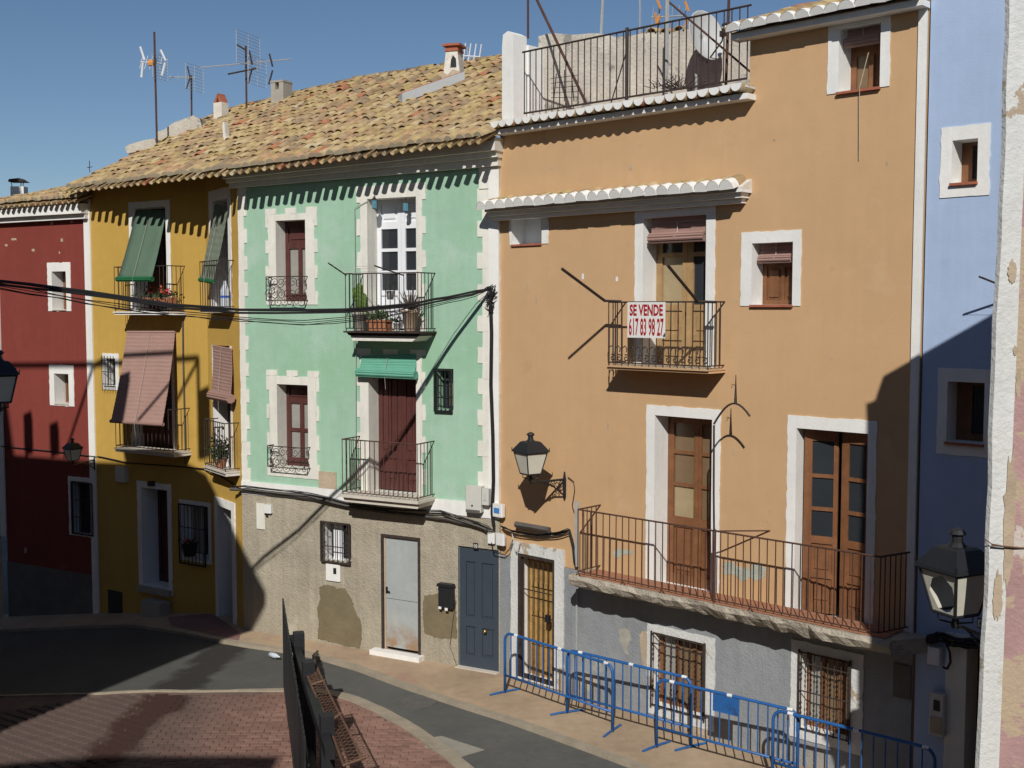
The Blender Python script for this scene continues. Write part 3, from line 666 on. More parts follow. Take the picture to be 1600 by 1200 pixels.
def balconet(wd, r, h, W=W):
    a, b = r[0]-.09, r[2]+.04; z0 = r[1]+.02; d = .17; z1 = z0+h
    m = MB()
    for z in (z0, z1):
        for p, q in zip([(a, 0, z), (a, -d, z), (b, -d, z)], [(a, -d, z), (b, -d, z), (b, 0, z)]): m.tube([p, q], .009, 5)
    for x in (a, b): m.tube([(x, -d, z0), (x, -d, z1)], .009, 5)
    bp = m.build('balconet', 'iron', wd)
    L_ = b-a
    for i in range(6):
        for j in range(2):
            c = (a+L_*(i+.5)/6, -d, z0+h*(j+.5)/2); s_ = 1 if (i+j) % 2 else -1
            q = MB().tube(scroll(c, h*.235, 1.5, random.uniform(0, 6), s_), .006, 4, False)
            q.build('scroll', 'iron', wd)
    for x in (a, b):
        for j in range(2):
            c0 = scroll((0, 0, z0+h*(j+.5)/2), h*.2, 1.5, 1.5, 1)
            MB().tube([(x, -d/2+p[0]*.4, p[2]) for p in c0], .006, 4, False).build('scroll', 'iron', wd)
balconet(wd, ul, .40); balconet(wd2, ll, .36)
wd = reveal(H, ur, .30, 'cream', 'balcony_door'); surround(wd, ur0, ur, 'cream'); teeth(wd, ur0, 9, 0, .07, False)
cu = (ur[0]+ur[2])/2
for a, b in ((ur[0]+.0, cu-.002), (cu+.002, ur[2])):
    leaf(wd, (a, ur[1]+.02, b, ur[3]), .27, 'whitewood', [(.17, .30, .86, .43), (.17, .455, .86, .60), (.17, .625, .86, .775)], 'panedark', panels=[(.15, .05, .85, .26), (.15, .83, .85, .97)])
wd = reveal(H, lr, .30, 'cream', 'balcony_door'); surround(wd, lr0, lr, 'cream'); teeth(wd, lr0, 9, 1, .07)
cu = (lr[0]+lr[2])/2
for a, b in ((lr[0]+.0, cu-.002), (cu+.002, lr[2])):
    leaf(wd, (a, lr[1]+.02, b, lr[3]), .27, 'redwood', [], panels=[(.18, .06, .85, .24), (.18, .30, .46, .96), (.54, .30, .85, .96)])
bg_ = balcony(H, W.u(540, 475, .5), W.u(653, 475, .5), .5, W.v(602, 518, .5), .07, .92, 17, 4, slab='iron', bevel=.06)
m = MB(); m.prism([(W.u(552, 520, .4), W.v(602, 533, .4)), (W.u(645, 520, .4), W.v(602, 533, .4)), (W.u(655, 520, .45), W.v(602, 523, .45)), (W.u(545, 520, .45), W.v(602, 523, .45))], -.42, 0); m.build('bracket_slab', 'cream', bg_)
bl_ = balcony(H, W.u(535, 740, .5), W.u(652, 740, .5), .5, W.v(598, 778, .5), .13, .90, 17, 4, slab='stone', mat='brownbar', bevel=.05)
wd = reveal(H, sg, .22, 'green', back='panedark')
bars(wd, (sg[0]+.01, sg[1]-.02, sg[2]-.01, sg[3]-.02), -.05, 4, (.12, .33, .62), .009, 'black')
box_m('back_panel', 'panetan', sg[0]+.13, .2, sg[1]+.05, sg[2]-.03, .21, sg[3]-.22, wd)
# quoin strips, pale band, pilaster, cornice
quoins(H, 0.001, .20, .13, vb+.13, 7.6, 21, left=True)
quoins(H, W.L-.001, .40, .31, vb+.13, 7.6, 20, left=False, phase=1)
box_m('corner_head', 'cream', .001, -.012, 7.601, .19, -.0005, 8.0, H); box_m('corner_head', 'cream', W.L-.36, -.03, 7.601, W.L-.001, -.0005, 8.12, H)
box_m('pale_band', 'white', 0, -.03, vb-.10, W.L, -.0005, vb+.128, H)
box_m('edge_pipe_strip', 'white', W.L-.18, -.05, vb+.13, W.L-.001, -.0125, 7.9, H)
cm = MB()
for d_, za0, zb0, za1, zb1, e_ in ((.11, 7.85, 7.93, 7.93, 8.05, .02), (.19, 7.931, 7.99, 8.051, 8.14, .04), (.28, 7.991, 8.06, 8.141, 8.34, .06)):
    x0, x1 = -.1, W.L+e_
    cm.add([(x0, -d_, za0), (x1, -d_, za1), (x1, -.0135, za1), (x0, -.0135, za0), (x0, -d_, zb0), (x1, -d_, zb1), (x1, -.0135, zb1), (x0, -.0135, zb0)], [(0, 3, 2, 1), (4, 5, 6, 7), (0, 1, 5, 4), (1, 2, 6, 5), (2, 3, 7, 6), (3, 0, 4, 7)])
cm.build('cornice', 'cream', H)
# faded plate
r = W.rect(499, 737, 526, 763); box_m('painted_plate', 'bare', r[0], -.02, r[1], r[2], -.0005, r[3], H)
# ground floor
wd = reveal(H, gw, .2, 'white', back='panedark'); box_m('shutter', 'whitewood', gw[0]+.12, .1, gw[1], (gw[0]+gw[2])/2+.02, .13, gw[3], wd)
bars(wd, (gw[0]-.02, gw[1]-.02, gw[2]+.0, gw[3]+.02), -.07, 6, (.4,), .008)
for k in range(2):
    for i in range(3):
        z = gw[1]+(gw[3]-gw[1])*(.15+.33*i); x = gw[0]+.05 if k == 0 else gw[2]-.07
        MB().tube(scroll((x, -.078, z+.03), .05, 1.4, k*PI, 1 if k else -1), .006, 4, False).build('scroll', 'iron', wd)
dp = reveal(H, gd, .05, 'bare', 'metal_door')
m = MB(); g = gd
for a, b, c, d in ((g[0], g[1], g[0]+.045, g[3]), (g[2]-.045, g[1], g[2], g[3]), (g[0]+.045, g[3]-.045, g[2]-.045, g[3])): m.box(a, -.03, b, c, .05, d)
m.build('door_frame', 'iron', dp)
box_m('frame_edge', 'bare', g[0]+.0455, .0, g[1], g[0]+.075, .05, g[3]-.0455, dp)
zmid = W.v(628, 938)
box_m('door_sheet', 'greydoor', g[0]+.076, .012, zmid+.002, g[2]-.046, .04, g[3]-.046, dp); box_m('door_sheet', 'rustdoor', g[0]+.076, .012, g[1]+.05, g[2]-.046, .04, zmid-.008, dp)
m = MB().tube([(g[0]+.10, -.02, zmid+.13), (g[0]+.17, -.03, zmid+.12)], .012, 6); m.box(g[0]+.08, -.012, zmid+.09, g[0]+.11, .012, zmid+.19); m.build('handle', 'black', dp)
box_m('step', 'white', W.u(587, 1020), -.18, -.3, W.u(664, 1030), -.016, .11, dp)
dp = reveal(H, bd, .06, 'greyblue', 'panelled_door')
leaf(dp, (bd[0]+.01, bd[1]+.04, bd[2]-.01, bd[3]-.01), .02, 'bluedoor', [], panels=[(.16, .42, .40, .88), (.56, .42, .88, .88), (.16, .10, .40, .34), (.56, .10, .88, .34)])
box_m('threshold', 'stone', bd[0]-.02, -.1, -.1, bd[2]+.0, .06, .04, dp)
MB().lathe([(.012, 0), (.012, .03), (.03, .045), (.032, .06), (.018, .075), (.0, .078)], 10).build('knob', 'brass', dp, True, (W.u(759, 986), .02, W.v(759, 986)), (PI/2, 0, 0))
def blob(W, pts, off=.0, rag=.012):
    q = [Vector(W.uv(x, y)) for x, y in pts]; out = []
    for a, b in zip(q, q[1:]+q[:1]):
        n_ = max(2, int((b-a).length/.035)); nrm = Vector((-(b-a).y, (b-a).x)).normalized(); bend = random.uniform(-.5, .5)*rag*1.5
        for k in range(n_):
            t = k/n_; out.append(tuple(a.lerp(b, t)+nrm*(bend*math.sin(PI*t)*2+random.uniform(-rag, rag))))
    return out
MB().prism(blob(W, [(500, 917), (513, 914), (526, 918), (540, 919), (545, 928), (552, 940), (560, 962), (566, 980), (566, 998), (564, 1013), (545, 1010), (520, 1003), (498, 998), (499, 975), (497, 950), (501, 935)]), -.024, -.0152).build('cement_patch', 'cement', H)
MB().prism(blob(W, [(664, 930), (690, 926), (713, 932), (714, 980), (714, 998), (698, 997), (680, 995), (664, 989), (662, 955)]), -.022, -.0152).build('cement_patch', 'cement', H)
# roof, ridge and things built into it
RR = WG.w(6.28, 4.5, 10.75)
roof = roof_patch(H, invG, EJ, WG.w(W.L+.02, -.62, 8.27), RR, RM, 30, 19, 300)
def ridge(parent, inv, a, b, n):
    a, b = inv @ Vector(a), inv @ Vector(b); d = (b-a); ang = math.atan2(d.y, d.x)
    for i in range(n):
        p = a+d*(i/n); o = inst('ridge_tile', random.choice(TILES), parent, (p.x, p.y, p.z-.02+random.uniform(-.01, .02)), (math.radians(2), 0, ang-PI/2+random.gauss(0, .05))); o.scale = (1.4, 1, 1.2)
    m = MB(); 
    for k in range(n*2):
        p = a+d*(k/(n*2)); q = a+d*((k+1)/(n*2)); r_ = .07+random.uniform(-.02, .03)
        m.tube([p+Vector((0, 0, -.05)), q+Vector((0, 0, -.05))], r_, 6)
    m.build('ridge_mortar', 'mortar', parent)
ridge(roof, invG, RM, RR, 26); ridge([c for c in HY.children if c.name.startswith('roof')][0], invY, WY.w(-.75, 4.3, 10.35), RM, 9)
# white rendered chimney with brick cap and its flashing
def wl(P): return invG @ Vector(P)
c = wl(at(709, 122, 22.2)); z0 = c.z
m = MB(); m.prism([(-.26, -.3), (.26, -.3), (.25, .15), (.19, .55), (-.16, .55), (-.22, .15)], -.22, .22); ch = m.build('chimney', 'mortar', roof, False, (c.x, c.y, c.z), (0, 0, .2)); ch.scale = (.66, .66, .86)
MB().box(-.19, -.25, .551, .22, .25, .60).box(-.16, -.22, .6005, .19, .22, .66).box(-.25, -.29, .661, .28, .29, .71).build('chimney_cap', 'brick', ch)
MB().prism([(-.02, .2), (.16, .2), (.15, .38), (.06, .46), (-.0, .36)], -.235, -.221).build('flue_opening', 'black', ch)
MB().prism([(-.30, -.45), (.1, -.5), (.3, -.3), (.28, .1), (.05, .16), (-.1, .04), (-.27, .12)], -.236, -.2215).build('bare_render', 'bare', ch)
a, b = wl(at(625, 154, 21.2)), wl(at(722, 120, 21.6)); d = (b-a)
m = MB(); s_ = Vector((d.y, -d.x, 0)).normalized()*.16
pts = [a+s_, b+s_, b-s_, a-s_]
m.add([p+Vector((0, 0, -.1)) for p in pts]+[p+Vector((0, 0, .07)) for p in pts], [(0, 1, 5, 4), (1, 2, 6, 5), (2, 3, 7, 6), (3, 0, 4, 7), (4, 5, 6, 7)]); m.build('chimney_flashing', 'zinc', roof)
m = MB(); m.add([p+Vector((0, 0, .075)) for p in (a-s_*.3, b-s_*.3, b-s_*1.3, a-s_*1.3)]+[p+Vector((0, 0, .10)) for p in (a-s_*.3, b-s_*.3, b-s_*1.3, a-s_*1.3)], [(0, 1, 5, 4), (1, 2, 6, 5), (2, 3, 7, 6), (3, 0, 4, 7), (4, 5, 6, 7)]); m.build('flashing_edge', 'brick', roof)
c = wl(at(440, 145, 25.2)); ch = MB().box(-.17, -.15, -.3, .17, .15, .05).box(-.17, -.15, .0505, -.05, .15, .2).box(.05, -.15, .0505, .17, .15, .2).box(-.18, -.16, .2005, .18, .16, .24).build('vent_chimney', 'greypot', roof, False, tuple(c))
c = wl(at(357, 224, 22.6)); m = MB().lathe([(.2, -.2), (.19, .0), (.10, .1), (.03, .13)], 8); m.prism([(-.09, .0), (.0, .0), (-.06, .42), (-.10, .4)], -.05, .06); m.build('mortar_vent', 'mortar', roof, False, tuple(c))
rfY = [c for c in HY.children if c.name.startswith('roof')][0]
def wy(P): return invY @ Vector(P)
c = wy(at(345, 161, 26.0)); MB().box(-.13, -.1, -.35, .13, .1, .0).build('vent_base', 'mortar', rfY, False, tuple(c))
m = MB(); m.prism([(-.13, .0), (-.05, .0), (.04, .17), (0, .2)], -.1, .1); m.prism([(.13, .0), (.05, .0), (-.0, .14), (.02, .2)], -.1, .1); m.build('brick_vent', 'brick', rfY, False, tuple(c))
c = wy(at(282, 190, 25.6)); m = MB(); m.prism([(-.45, -.45), (.55, -.2), (.5, .04), (.36, .10), (-.1, -.06), (-.3, -.2), (-.48, -.26)], -.2, .2); m.build('stub_wall', 'bare_wall', rfY, False, tuple(c), (0, 0, .5))
c = wy(at(222, 220, 25.0)); m = MB(); m.prism([(-.25, -.3), (.4, -.15), (.35, .02), (.1, -.02), (-.2, -.10), (-.3, -.16)], -.2, .2); m.build('verge_stub', 'bare_wall', rfY, False, tuple(c), (0, 0, .5))
# ================================================================ ORANGE HOUSE
H = house(WO, 'orange_house', 'tall apricot orange house with roof terrace, tiled canopy and long low balcony'); W = WO; HO = H
tw0, tw = W.rect(1294, 22, 1391, 141), W.rect(1311, 40, 1376, 140)
mw0, mw = W.rect(1158, 361, 1252, 478), W.rect(1175, 379, 1239, 476)
sw0, sw = W.rect(797, 331, 857, 382), W.rect(800, 333, 847, 381)
sv0, sv = W.rect(992, 326, 1117, 572), W.rect(1005, 338, 1103, 572)
d10, d1 = W.rect(1010, 636, 1125, 905), W.rect(1023, 652, 1112, 905)
d20, d2 = W.rect(1229, 653, 1368, 965), W.rect(1243, 673, 1354, 965)
gd0, gd = W.rect(800, 852, 882, 1085), W.rect(811, 869, 868, 1076)
ba0, ba = W.rect(1012, 985, 1118, 1128), W.rect(1021, 996, 1104, 1112)
bb0, bb = W.rect(1236, 1010, 1350, 1165), W.rect(1251, 1024, 1331, 1148)
VB = 1.93
sv = (sv[0], 4.96, sv[2], sv[3]); sv0 = (sv0[0], 4.96, sv0[2], sv0[3])
d1 = (d1[0], VB, d1[2], d1[3]); d10 = (d10[0], VB, d10[2], d10[3]); d2 = (d2[0], VB, d2[2], d2[3]); d20 = (d20[0], VB, d20[2], d20[3])
gd = (gd[0], .08, gd[2], gd[3]); uT = W.u(1172, 80)
facade(H, 'orange', 0, W.L, VB, 8.55, [tw, mw, sw, sv, d1, d2, (gd[0], 0, gd[2], gd[3])], back=8)
facade(H, 'orange', uT, W.L, 8.55, 9.25, [tw], 'tower_wall', back=6)
facade(H, 'greyblue', 0, W.L, -.6, VB, [gd, ba, bb], 'plinth', y=-.01)
def frm(r, ro, dep=.3, nm='window', mat='white', **kw):
    wd = reveal(H, r, dep, mat, nm); surround(wd, ro, r, mat); return wd
wd = frm(tw, tw0, .34)
leaf(wd, tw, .3, 'wood', [(.14, .1, .44, .62), (.56, .1, .86, .62)], ['panebrown', 'wood']); box_m('sill', 'brick', tw[0]-.01, -.05, tw[1]-.03, tw[2]+.01, .3, tw[1]-.001, wd)
wd = frm(mw, mw0, .3)
leaf(wd, mw, .26, 'wood', [], panels=[(.1, .08, .46, .62), (.54, .08, .9, .62)]); box_m('sill', 'brick', mw[0]-.01, -.04, mw[1]-.03, mw[2]+.01, .26, mw[1]-.001, wd)
wd = frm(sw, sw0, .34)
leaf(wd, (sw[0]+.25, sw[1], sw[2], sw[3]), .3, 'whitewood', [(.2, .18, .62, .9)]); box_m('sill', 'brick', sw[0], -.03, sw[1]-.03, sw[2], .3, sw[1]-.001, wd)
box_m('panel', 'whitewood', sw[0], .3, sw[1], sw[0]+.249, .33, sw[3], wd)
wd = frm(sv, sv0, .34, 'balcony_door'); c = (sv[0]+sv[2])/2
for a, b in ((sv[0], c-.002), (c+.002, sv[2])):
    leaf(wd, (a, sv[1], b, sv[3]), .3, 'paleoak', [(.2, .42, .86, .74), (.2, .77, .86, .9)], ['panetan' if a < c-.1 else 'panedark', 'panedark'], panels=[(.2, .22, .86, .38), (.2, .05, .86, .18)])
wd = frm(d1, d10, .34, 'balcony_door'); c = d1[0]+(d1[2]-d1[0])*.55
leaf(wd, (d1[0], d1[1], c-.002, d1[3]), .3, 'wood', [(.2, .4, .86, .58), (.2, .6, .86, .77), (.2, .79, .86, .95)], ['panetan', 'panebrown', 'panebrown'], panels=[(.2, .06, .86, .34)])
leaf(wd, (c+.002, d1[1], d1[2], d1[3]), .3, 'wood', [(.12, .4, .95, .58), (.12, .6, .95, .77), (.12, .79, .95, .95)], 'panebrown', panels=[(.12, .06, .95, .34)])
sp = W.rect(1095, 736, 1112, 764)
nb = box_m('for_sale_note', 'signwhite', sp[0]-.01, .28, sp[1], sp[2]+.02, .295, sp[3], wd)
wd = frm(d2, d20, .36, 'balcony_door'); c = d2[0]+(d2[2]-d2[0])*.52
box_m('room_shade_sheet', 'black', d2[0], .34, d2[1], d2[2], .36, d2[3], wd)  # black sheet paints in the darkness of the room behind the open leaves
PN = [(.2, .42, .86, .56), (.2, .58, .86, .74), (.2, .76, .86, .94)]
def turned(o, ux, ang):
    o.matrix_local = Matrix.Translation((ux, .12, 0)) @ Matrix.Rotation(ang, 4, 'Z') @ Matrix.Translation((-ux, -.12, 0))
for (a, b, ux, ang) in ((d2[0]+.04, c-.03, d2[0]+.04, .25), (c+.03, d2[2]-.03, d2[2]-.03, -.12)):
    dl = MB().box(a, .12, d2[1]+.03, a+.02, .16, d2[3]-.02).build('door_leaf', 'wood', wd); turned(dl, ux, ang)
    leaf(dl, (a+.0205, d2[1]+.03, b, d2[3]-.02), .12, 'wood', PN, 'panedark', .04, panels=[(.2, .22, .86, .38), (.2, .05, .86, .19)])
dp = reveal(H, gd, .3, 'white', 'barred_door'); surround(dp, (gd0[0], .05, gd0[2], gd0[3]), gd, 'peel', .03)
npl = 7
for i in range(npl):
    a = gd[0]+(gd[2]-gd[0])*i/npl; b = gd[0]+(gd[2]-gd[0])*(i+1)/npl-.008
    box_m('plank', 'bamboo', a, .2+random.uniform(0, .012), gd[1], b, .24, gd[3], dp)
for z in (.5, .95, 1.4): box_m('ledge', 'bamboo', gd[0]+.1, .17, gd[1]+z, gd[2]-.02, .199, gd[1]+z+.07, dp)
bars(dp, (gd[0]+.02, gd[1]+.02, gd[2]-.02, gd[3]-.02), .02, 7, (.72,), .008, 'iron')
m = MB()
for a, b, c, d in ((gd[0], gd[1], gd[0]+.05, gd[3]), (gd[2]-.04, gd[1], gd[2], gd[3]), (gd[0]+.05, gd[3]-.05, gd[2]-.04, gd[3]), (gd[0]+.05, gd[1], gd[2]-.04, gd[1]+.05)): m.box(a, -.03, b, c, .05, d)
m.build('gate_frame', 'iron', dp); box_m('lock', 'black', gd[2]-.2, -.02, gd[1]+.95, gd[2]-.12, .03, gd[1]+1.06, dp)
def spindle(h, nb=4):
    pr = [(.007, 0)]
    for k in range(nb):
        z = h*(.3+.13*k); pr += [(.007, z-.02), (.013, z-.01), (.016, z), (.013, z+.01), (.007, z+.02)]
    return pr+[(.007, h)]
for r, ro, n in ((ba, ba0, 9), (bb, bb0, 8)):
    wd = reveal(H, r, .2, 'white', back='panebrown'); surround(wd, ro, r, 'peel', .025)
    leaf(wd, r, .15, 'wood', [(.06, .05, .3, .95), (.36, .05, .63, .95), (.7, .05, .94, .95)], ['panegrey', 'panebrown', 'panebrown'])
    h = (r[3]-r[1]); me = MB().lathe(spindle(h*.5), 6).mesh('spindle', 'iron')
    for i in range(n):
        for k in range(2): inst('spindle', me, wd, (r[0]+.03+(r[2]-r[0]-.06)*i/(n-1), -.05, r[1]+h*.5*k))
    m = MB()
    for t in (.02, .5, .86, .99): m.tube([(r[0], -.058, r[1]+h*t), (r[2], -.058, r[1]+h*t)], .009, 5)
    for x in (r[0], r[2]): m.tube([(x, -.058, r[1]-.02), (x, -.058, r[3]+.02)], .014, 5)
    m.build('grille_frame', 'iron', wd)
r = W.rect(1397, 1040, 1441, 1092); box_m('dark_panel', 'dark_plinth', r[0], -.03, r[1], min(r[2], W.L-.01), -.0105, r[3], H)
box_m('corner_strip', 'white', W.L-.10, -.03, VB, W.L-.001, -.0005, 9.2, H)
# flaked patches on the wall above the balcony and on the plinth
for pts, mt, y in (([(1128, 882), (1140, 878), (1152, 884), (1160, 890), (1172, 882), (1190, 880), (1198, 888), (1196, 902), (1182, 908), (1170, 902), (1160, 908), (1145, 896), (1130, 898)], 'flake', 0),
                   ([(956, 862), (966, 856), (978, 858), (991, 861), (986, 868), (972, 868), (962, 871)], 'flake', 0),
                   ([(1000, 990), (1018, 985), (1020, 1020), (1022, 1060), (1012, 1052), (1004, 1035), (1002, 1010)], 'bare', .01),
                   ([(1060, 1120), (1090, 1125), (1106, 1130), (1108, 1150), (1080, 1145), (1062, 1138)], 'bare', .01),
                   ([(968, 984), (976, 981), (984, 986), (987, 1000), (980, 1012), (983, 1024), (976, 1020), (970, 1003)], 'plinthpale', .01)):
    MB().prism(blob(W, pts), -y-.004, -y-.0004).build('flaked_patch', mt, H)
for x, y, w_, h_, mt in ((911, 432, 3, 9, 'white'), (964, 436, 3, 7, 'white'), (1150, 470, 3, 4, 'bare'), (860, 262, 4, 3, 'bare'), (985, 262, 5, 7, 'bare'), (1386, 255, 3, 5, 'bare'), (950, 665, 3, 8, 'bare'), (825, 448, 2, 16, 'bare'), (838, 470, 2, 10, 'bare'), (1300, 560, 3, 3, 'bare'), (1210, 218, 4, 3, 'bare'), (861, 838, 4, 5, 'white'), (1146, 706, 2, 12, 'bare')):
    MB().prism(blob(W, [(x-w_/2, y-h_/2), (x+w_/2, y-h_/2), (x+w_/2, y+h_/2), (x-w_/2, y+h_/2)], rag=.004), -.003, -.0004).build('paint_chip', mt, H)
# balcony with the for-sale sign
u0, u1 = W.u(951, 520, .38), W.u(1106, 520, .38); vs = W.v(1040, 575, .38)
ob = balcony(H, u0, u1, .38, vs, .05, .87, 15, 3, slab='orange', rad=.008, floor='bare')
for i in range(14):
    x = u0+(u1-u0)*(i+.5)/14
    MB().tube([(x-.055, -.388, vs+.03), (x-.062, -.388, vs+.16), (x-.04, -.388, vs+.25), (x, -.388, vs+.275), (x+.035, -.388, vs+.24), (x+.025, -.388, vs+.19)], .0085, 4, False).build('scroll', 'iron', ob)
    MB().tube(scroll((x+.02, -.388, vs+.11), .05, 1.3, 2, -1), .0085, 4, False).build('scroll', 'iron', ob)
for k, (p0, p1) in enumerate((((945, 470), (878, 420)), ((1090, 471), (1043, 414)))):
    a = W.p(*p0, .38); b = W.p(*p1, 1.36); MB().tube([a, b], .02, 6).build('line_arm', 'iron', ob)
    MB().tube([(a[0]-.0, -.38, a[2]), (a[0]+.28, -.38, a[2]-.01)], .02, 6).build('arm_clamp', 'iron', ob)
# long low balcony: broken concrete edge, tiled floor, railing
u0, u1 = W.u(903, 850, .5), W.u(1374, 930, .5); vt = 2.0
m = MB(); n = 46; ring = []
for i in range(n+1):
    t = i/n; u = u0-.12+(u1+.16-u0+.12)*t; nz = lambda a: random.uniform(-a, a)
    br = .05*abs(math.sin(t*23))+random.uniform(0, .03) if .35 < t < .8 else random.uniform(0, .02)
    ring += [(u, 0, vt), (u, -.56+nz(.012)+br*.5, vt+nz(.006)), (u, -.585+nz(.015)+br, vt-.06+nz(.015)), (u, -.53+nz(.02)+br, vt-.15+nz(.02)+br*.5), (u, -.40+nz(.03), vt-.20+nz(.01)), (u, 0, vt-.22)]
k = 6
m.add(ring, [(i*k+j, i*k+j+1, (i+1)*k+j+1, (i+1)*k+j) for i in range(n) for j in range(k-1)]+[tuple(range(k-1, -1, -1)), tuple(n*k+j for j in range(k))])
lb = m.build('long_balcony', 'concrete', H)
m = MB().slab([(u1+.15, -.5), (u1+.42, -.06), (u1+.42, 0), (u1+.15, 0)], vt-.18, vt-.002); m.build('slab_return', 'concrete', lb)
nf = int((u1-u0)/.2)
ftm = MB().box(.003, -.003, 0, .197, .2, .012).mesh('floor_tile', 'redtile')
for i in range(nf+1):
    for j in range(2): inst('floor_tile', ftm, lb, (u0-.02+.2*i, -.5+.245*j, vt+.004+random.uniform(0, .003)))
HR = .94; bm = MB().tube([(0, 0, 0), (0, 0, HR-.06)], .0075, 5).mesh('baluster', 'brownbar')
nb_ = 40
for i in range(nb_+1): inst('baluster', bm, lb, (u0+(u1-u0)*i/nb_, -.5, vt+.06), (random.gauss(0, .006), random.gauss(0, .006), 0))
ue = W.L-.05
for i in range(1, 6):
    t = i/6; inst('baluster', bm, lb, (u1+(ue-u1)*t, -.5*(1-t), vt+.06))
    if i < 5: inst('baluster', bm, lb, (u0, -.5*(1-i/5), vt+.06))
for z, r_ in ((vt+HR, .012), (vt+.06, .009)):
    m = MB()
    for p, q in zip([(u0, 0, z), (u0, -.5, z), (u1, -.5, z)], [(u0, -.5, z), (u1, -.5, z), (ue, 0, z)]): m.tube([p, q], r_, 6)
    m.build('rail', 'brownbar', lb)
p = W.p(1117, 835, .5); MB().tube([(p[0], -.5, vt+.02), (p[0], -.5, vt+HR+.02)], .018, 6).build('post', 'brownbar', lb)
MB().tube([(p[0], -.5, vt+HR), (p[0]+.5, 0, vt+HR)], .010, 5).build('rail_stay', 'brownbar', lb)
for px in (905, 975, 1036, 1175):
    q = W.p(px, 900, .5); MB().tube([(q[0]-.06, -.52, vt-.03), (q[0], -.53, vt+.07), (q[0]+.06, -.52, vt-.03)], .007, 5).build('foot', 'brownbar', lb)
# iron arch on the balcony pole
ar = thing('iron_arch', 'thin iron pole with curved top arm and spike on the long balcony', 'pole', W.w(p[0], -.5, vt+.02), W.a)
pu = W.uv(1115, 664, .5); dv = pu[1]-vt-.02
MB().tube([(0, -.021, HR), (-.012, -.02, 1.4), (-.02, -.02, dv)], .013, 6).build('pole', 'iron', ar)
e = W.uv(1173, 654, .5); c_ = [(-.02+(e[0]-p[0]+.02)*t, -.02, dv+.30*math.sin(PI*(.08+.80*t))-.06+(e[1]-pu[1]-.02)*t) for t in [i/10 for i in range(11)]]
MB().tube(c_, .013, 6).build('curved_arm', 'iron', ar)
mid = c_[6]; MB().tube([mid, (mid[0], mid[1], mid[2]+.16), (mid[0], mid[1], mid[2]+.36)], [.02, .012, .004], 6).tube([(mid[0], mid[1], mid[2]+.22), (mid[0]-.05, mid[1], mid[2]+.24), (mid[0]-.06, mid[1], mid[2]+.19)], .005, 4).build('spike', 'iron', ar)
# tiled canopy above the first floor
CAPT = tile_mesh(.42, .102, .085, .125, cap='white', lip=.16); CAPW = tile_mesh(.34, .10, .085, .10, cap='white', lip=.10); CUP = tile_mesh(.30, .09, .078, .10, cap='white', flip=True)
ce = 4.46
cm = MB(); cm.box(-.06, -.11, 7.10, ce-.10, -.001, 7.16); cm.box(-.08, -.18, 7.161, ce-.06, -.001, 7.225); cm.box(-.10, -.24, 7.226, ce-.02, -.001, 7.265)
cn = cm.build('tiled_canopy', 'white', H)
m = MB(); m.prism([(0, 0), (1, 0), (1, 1), (0, 1)], 0, 0) if False else None
m = MB(); m.add([(-.10, -.24, 7.29), (ce-.02, -.24, 7.29), (ce-.02, 0, 7.40), (-.10, 0, 7.40), (-.10, -.24, 7.2655), (ce-.02, -.24, 7.2655), (ce-.02, 0, 7.2655), (-.10, 0, 7.2655)], [(0, 1, 2, 3), (1, 5, 6, 2), (4, 0, 3, 7), (4, 5, 1, 0)]); m.build('canopy_bed', 'mortar', cn)
eave_row(cn, W, -.14, ce-.06, -.37, 7.255, 23, CAPT, tilt=.27)
eave_row(cn, W, -.05, ce-.12, -.15, 7.35, 23, tile_mesh(.26, .094, .08, .085), tilt=.30)
# terrace floor, scalloped eave, railing, side parapet
te = 4.48
cm = MB(); cm.box(.06, -.20, 8.38, te, -.001, 8.45); tr = cm.build('terrace', 'white', H)
MB().box(.02, -.05, 8.53, uT-.012, 3.2, 8.575).build('terrace_floor', 'redtile', tr)
box_m('eave_mortar', 'mortar', .08, -.24, 8.515, te, -.02, 8.545, tr)
eave_row(tr, W, .08, te, -.31, 8.555, 26, CUP, tilt=.02)
zt, zb = 9.56, 8.66; ur0_, ur1 = W.u(823, 100), uT-.01
rl = box_m('terrace_railing', 'iron', ur0_-.01, -.06, zb-.012, ur1, -.04, zb+.012, tr)
bm = MB().tube([(0, 0, 0), (0, 0, zt-zb)], .0085, 5).mesh('baluster', 'iron')
for i in range(34): inst('baluster', bm, tr, (ur0_+(ur1-ur0_)*i/33, -.05, zb))
MB().tube([(ur0_-.04, -.05, zt), (ur1+.05, -.05, zt)], .014, 6).build('top_rail', 'iron', tr)
q = W.u(983, 100); MB().tube([(q, -.05, 8.56), (q, -.05, zt+.04)], .024, 6).build('post', 'iron', tr)
MB().tube([(q-.02, -.05, 9.25), (q-.28, -.05, 8.6)], .009, 5).build('stay', 'iron', tr)
m = MB(); uu0, uu1 = W.u(788, 100), W.u(806, 100)
m.prism([(uu0, 8.46), (uu1, 8.46), (uu1-.01, 9.86), (uu1-.12, 9.92), (uu0+.02, 9.88), (uu0, 9.7)], -.05, .25); m.prism([(uu0+.03, 8.50), (uu1+.04, 8.50), (uu1+.03, 9.74), (uu0+.04, 9.76)], .2505, .75); m.build('side_parapet', 'white', tr)
bw0, bw1 = Vector((uu1-.04, .55, 0)), Vector((uT+.9, 2.9, 0)); bd_ = bw1-bw0
ztop = lambda t: 9.93-.24*t+.03*math.sin(t*19)+.02*math.sin(t*47)
m = MB(); nn = 40
vs = []
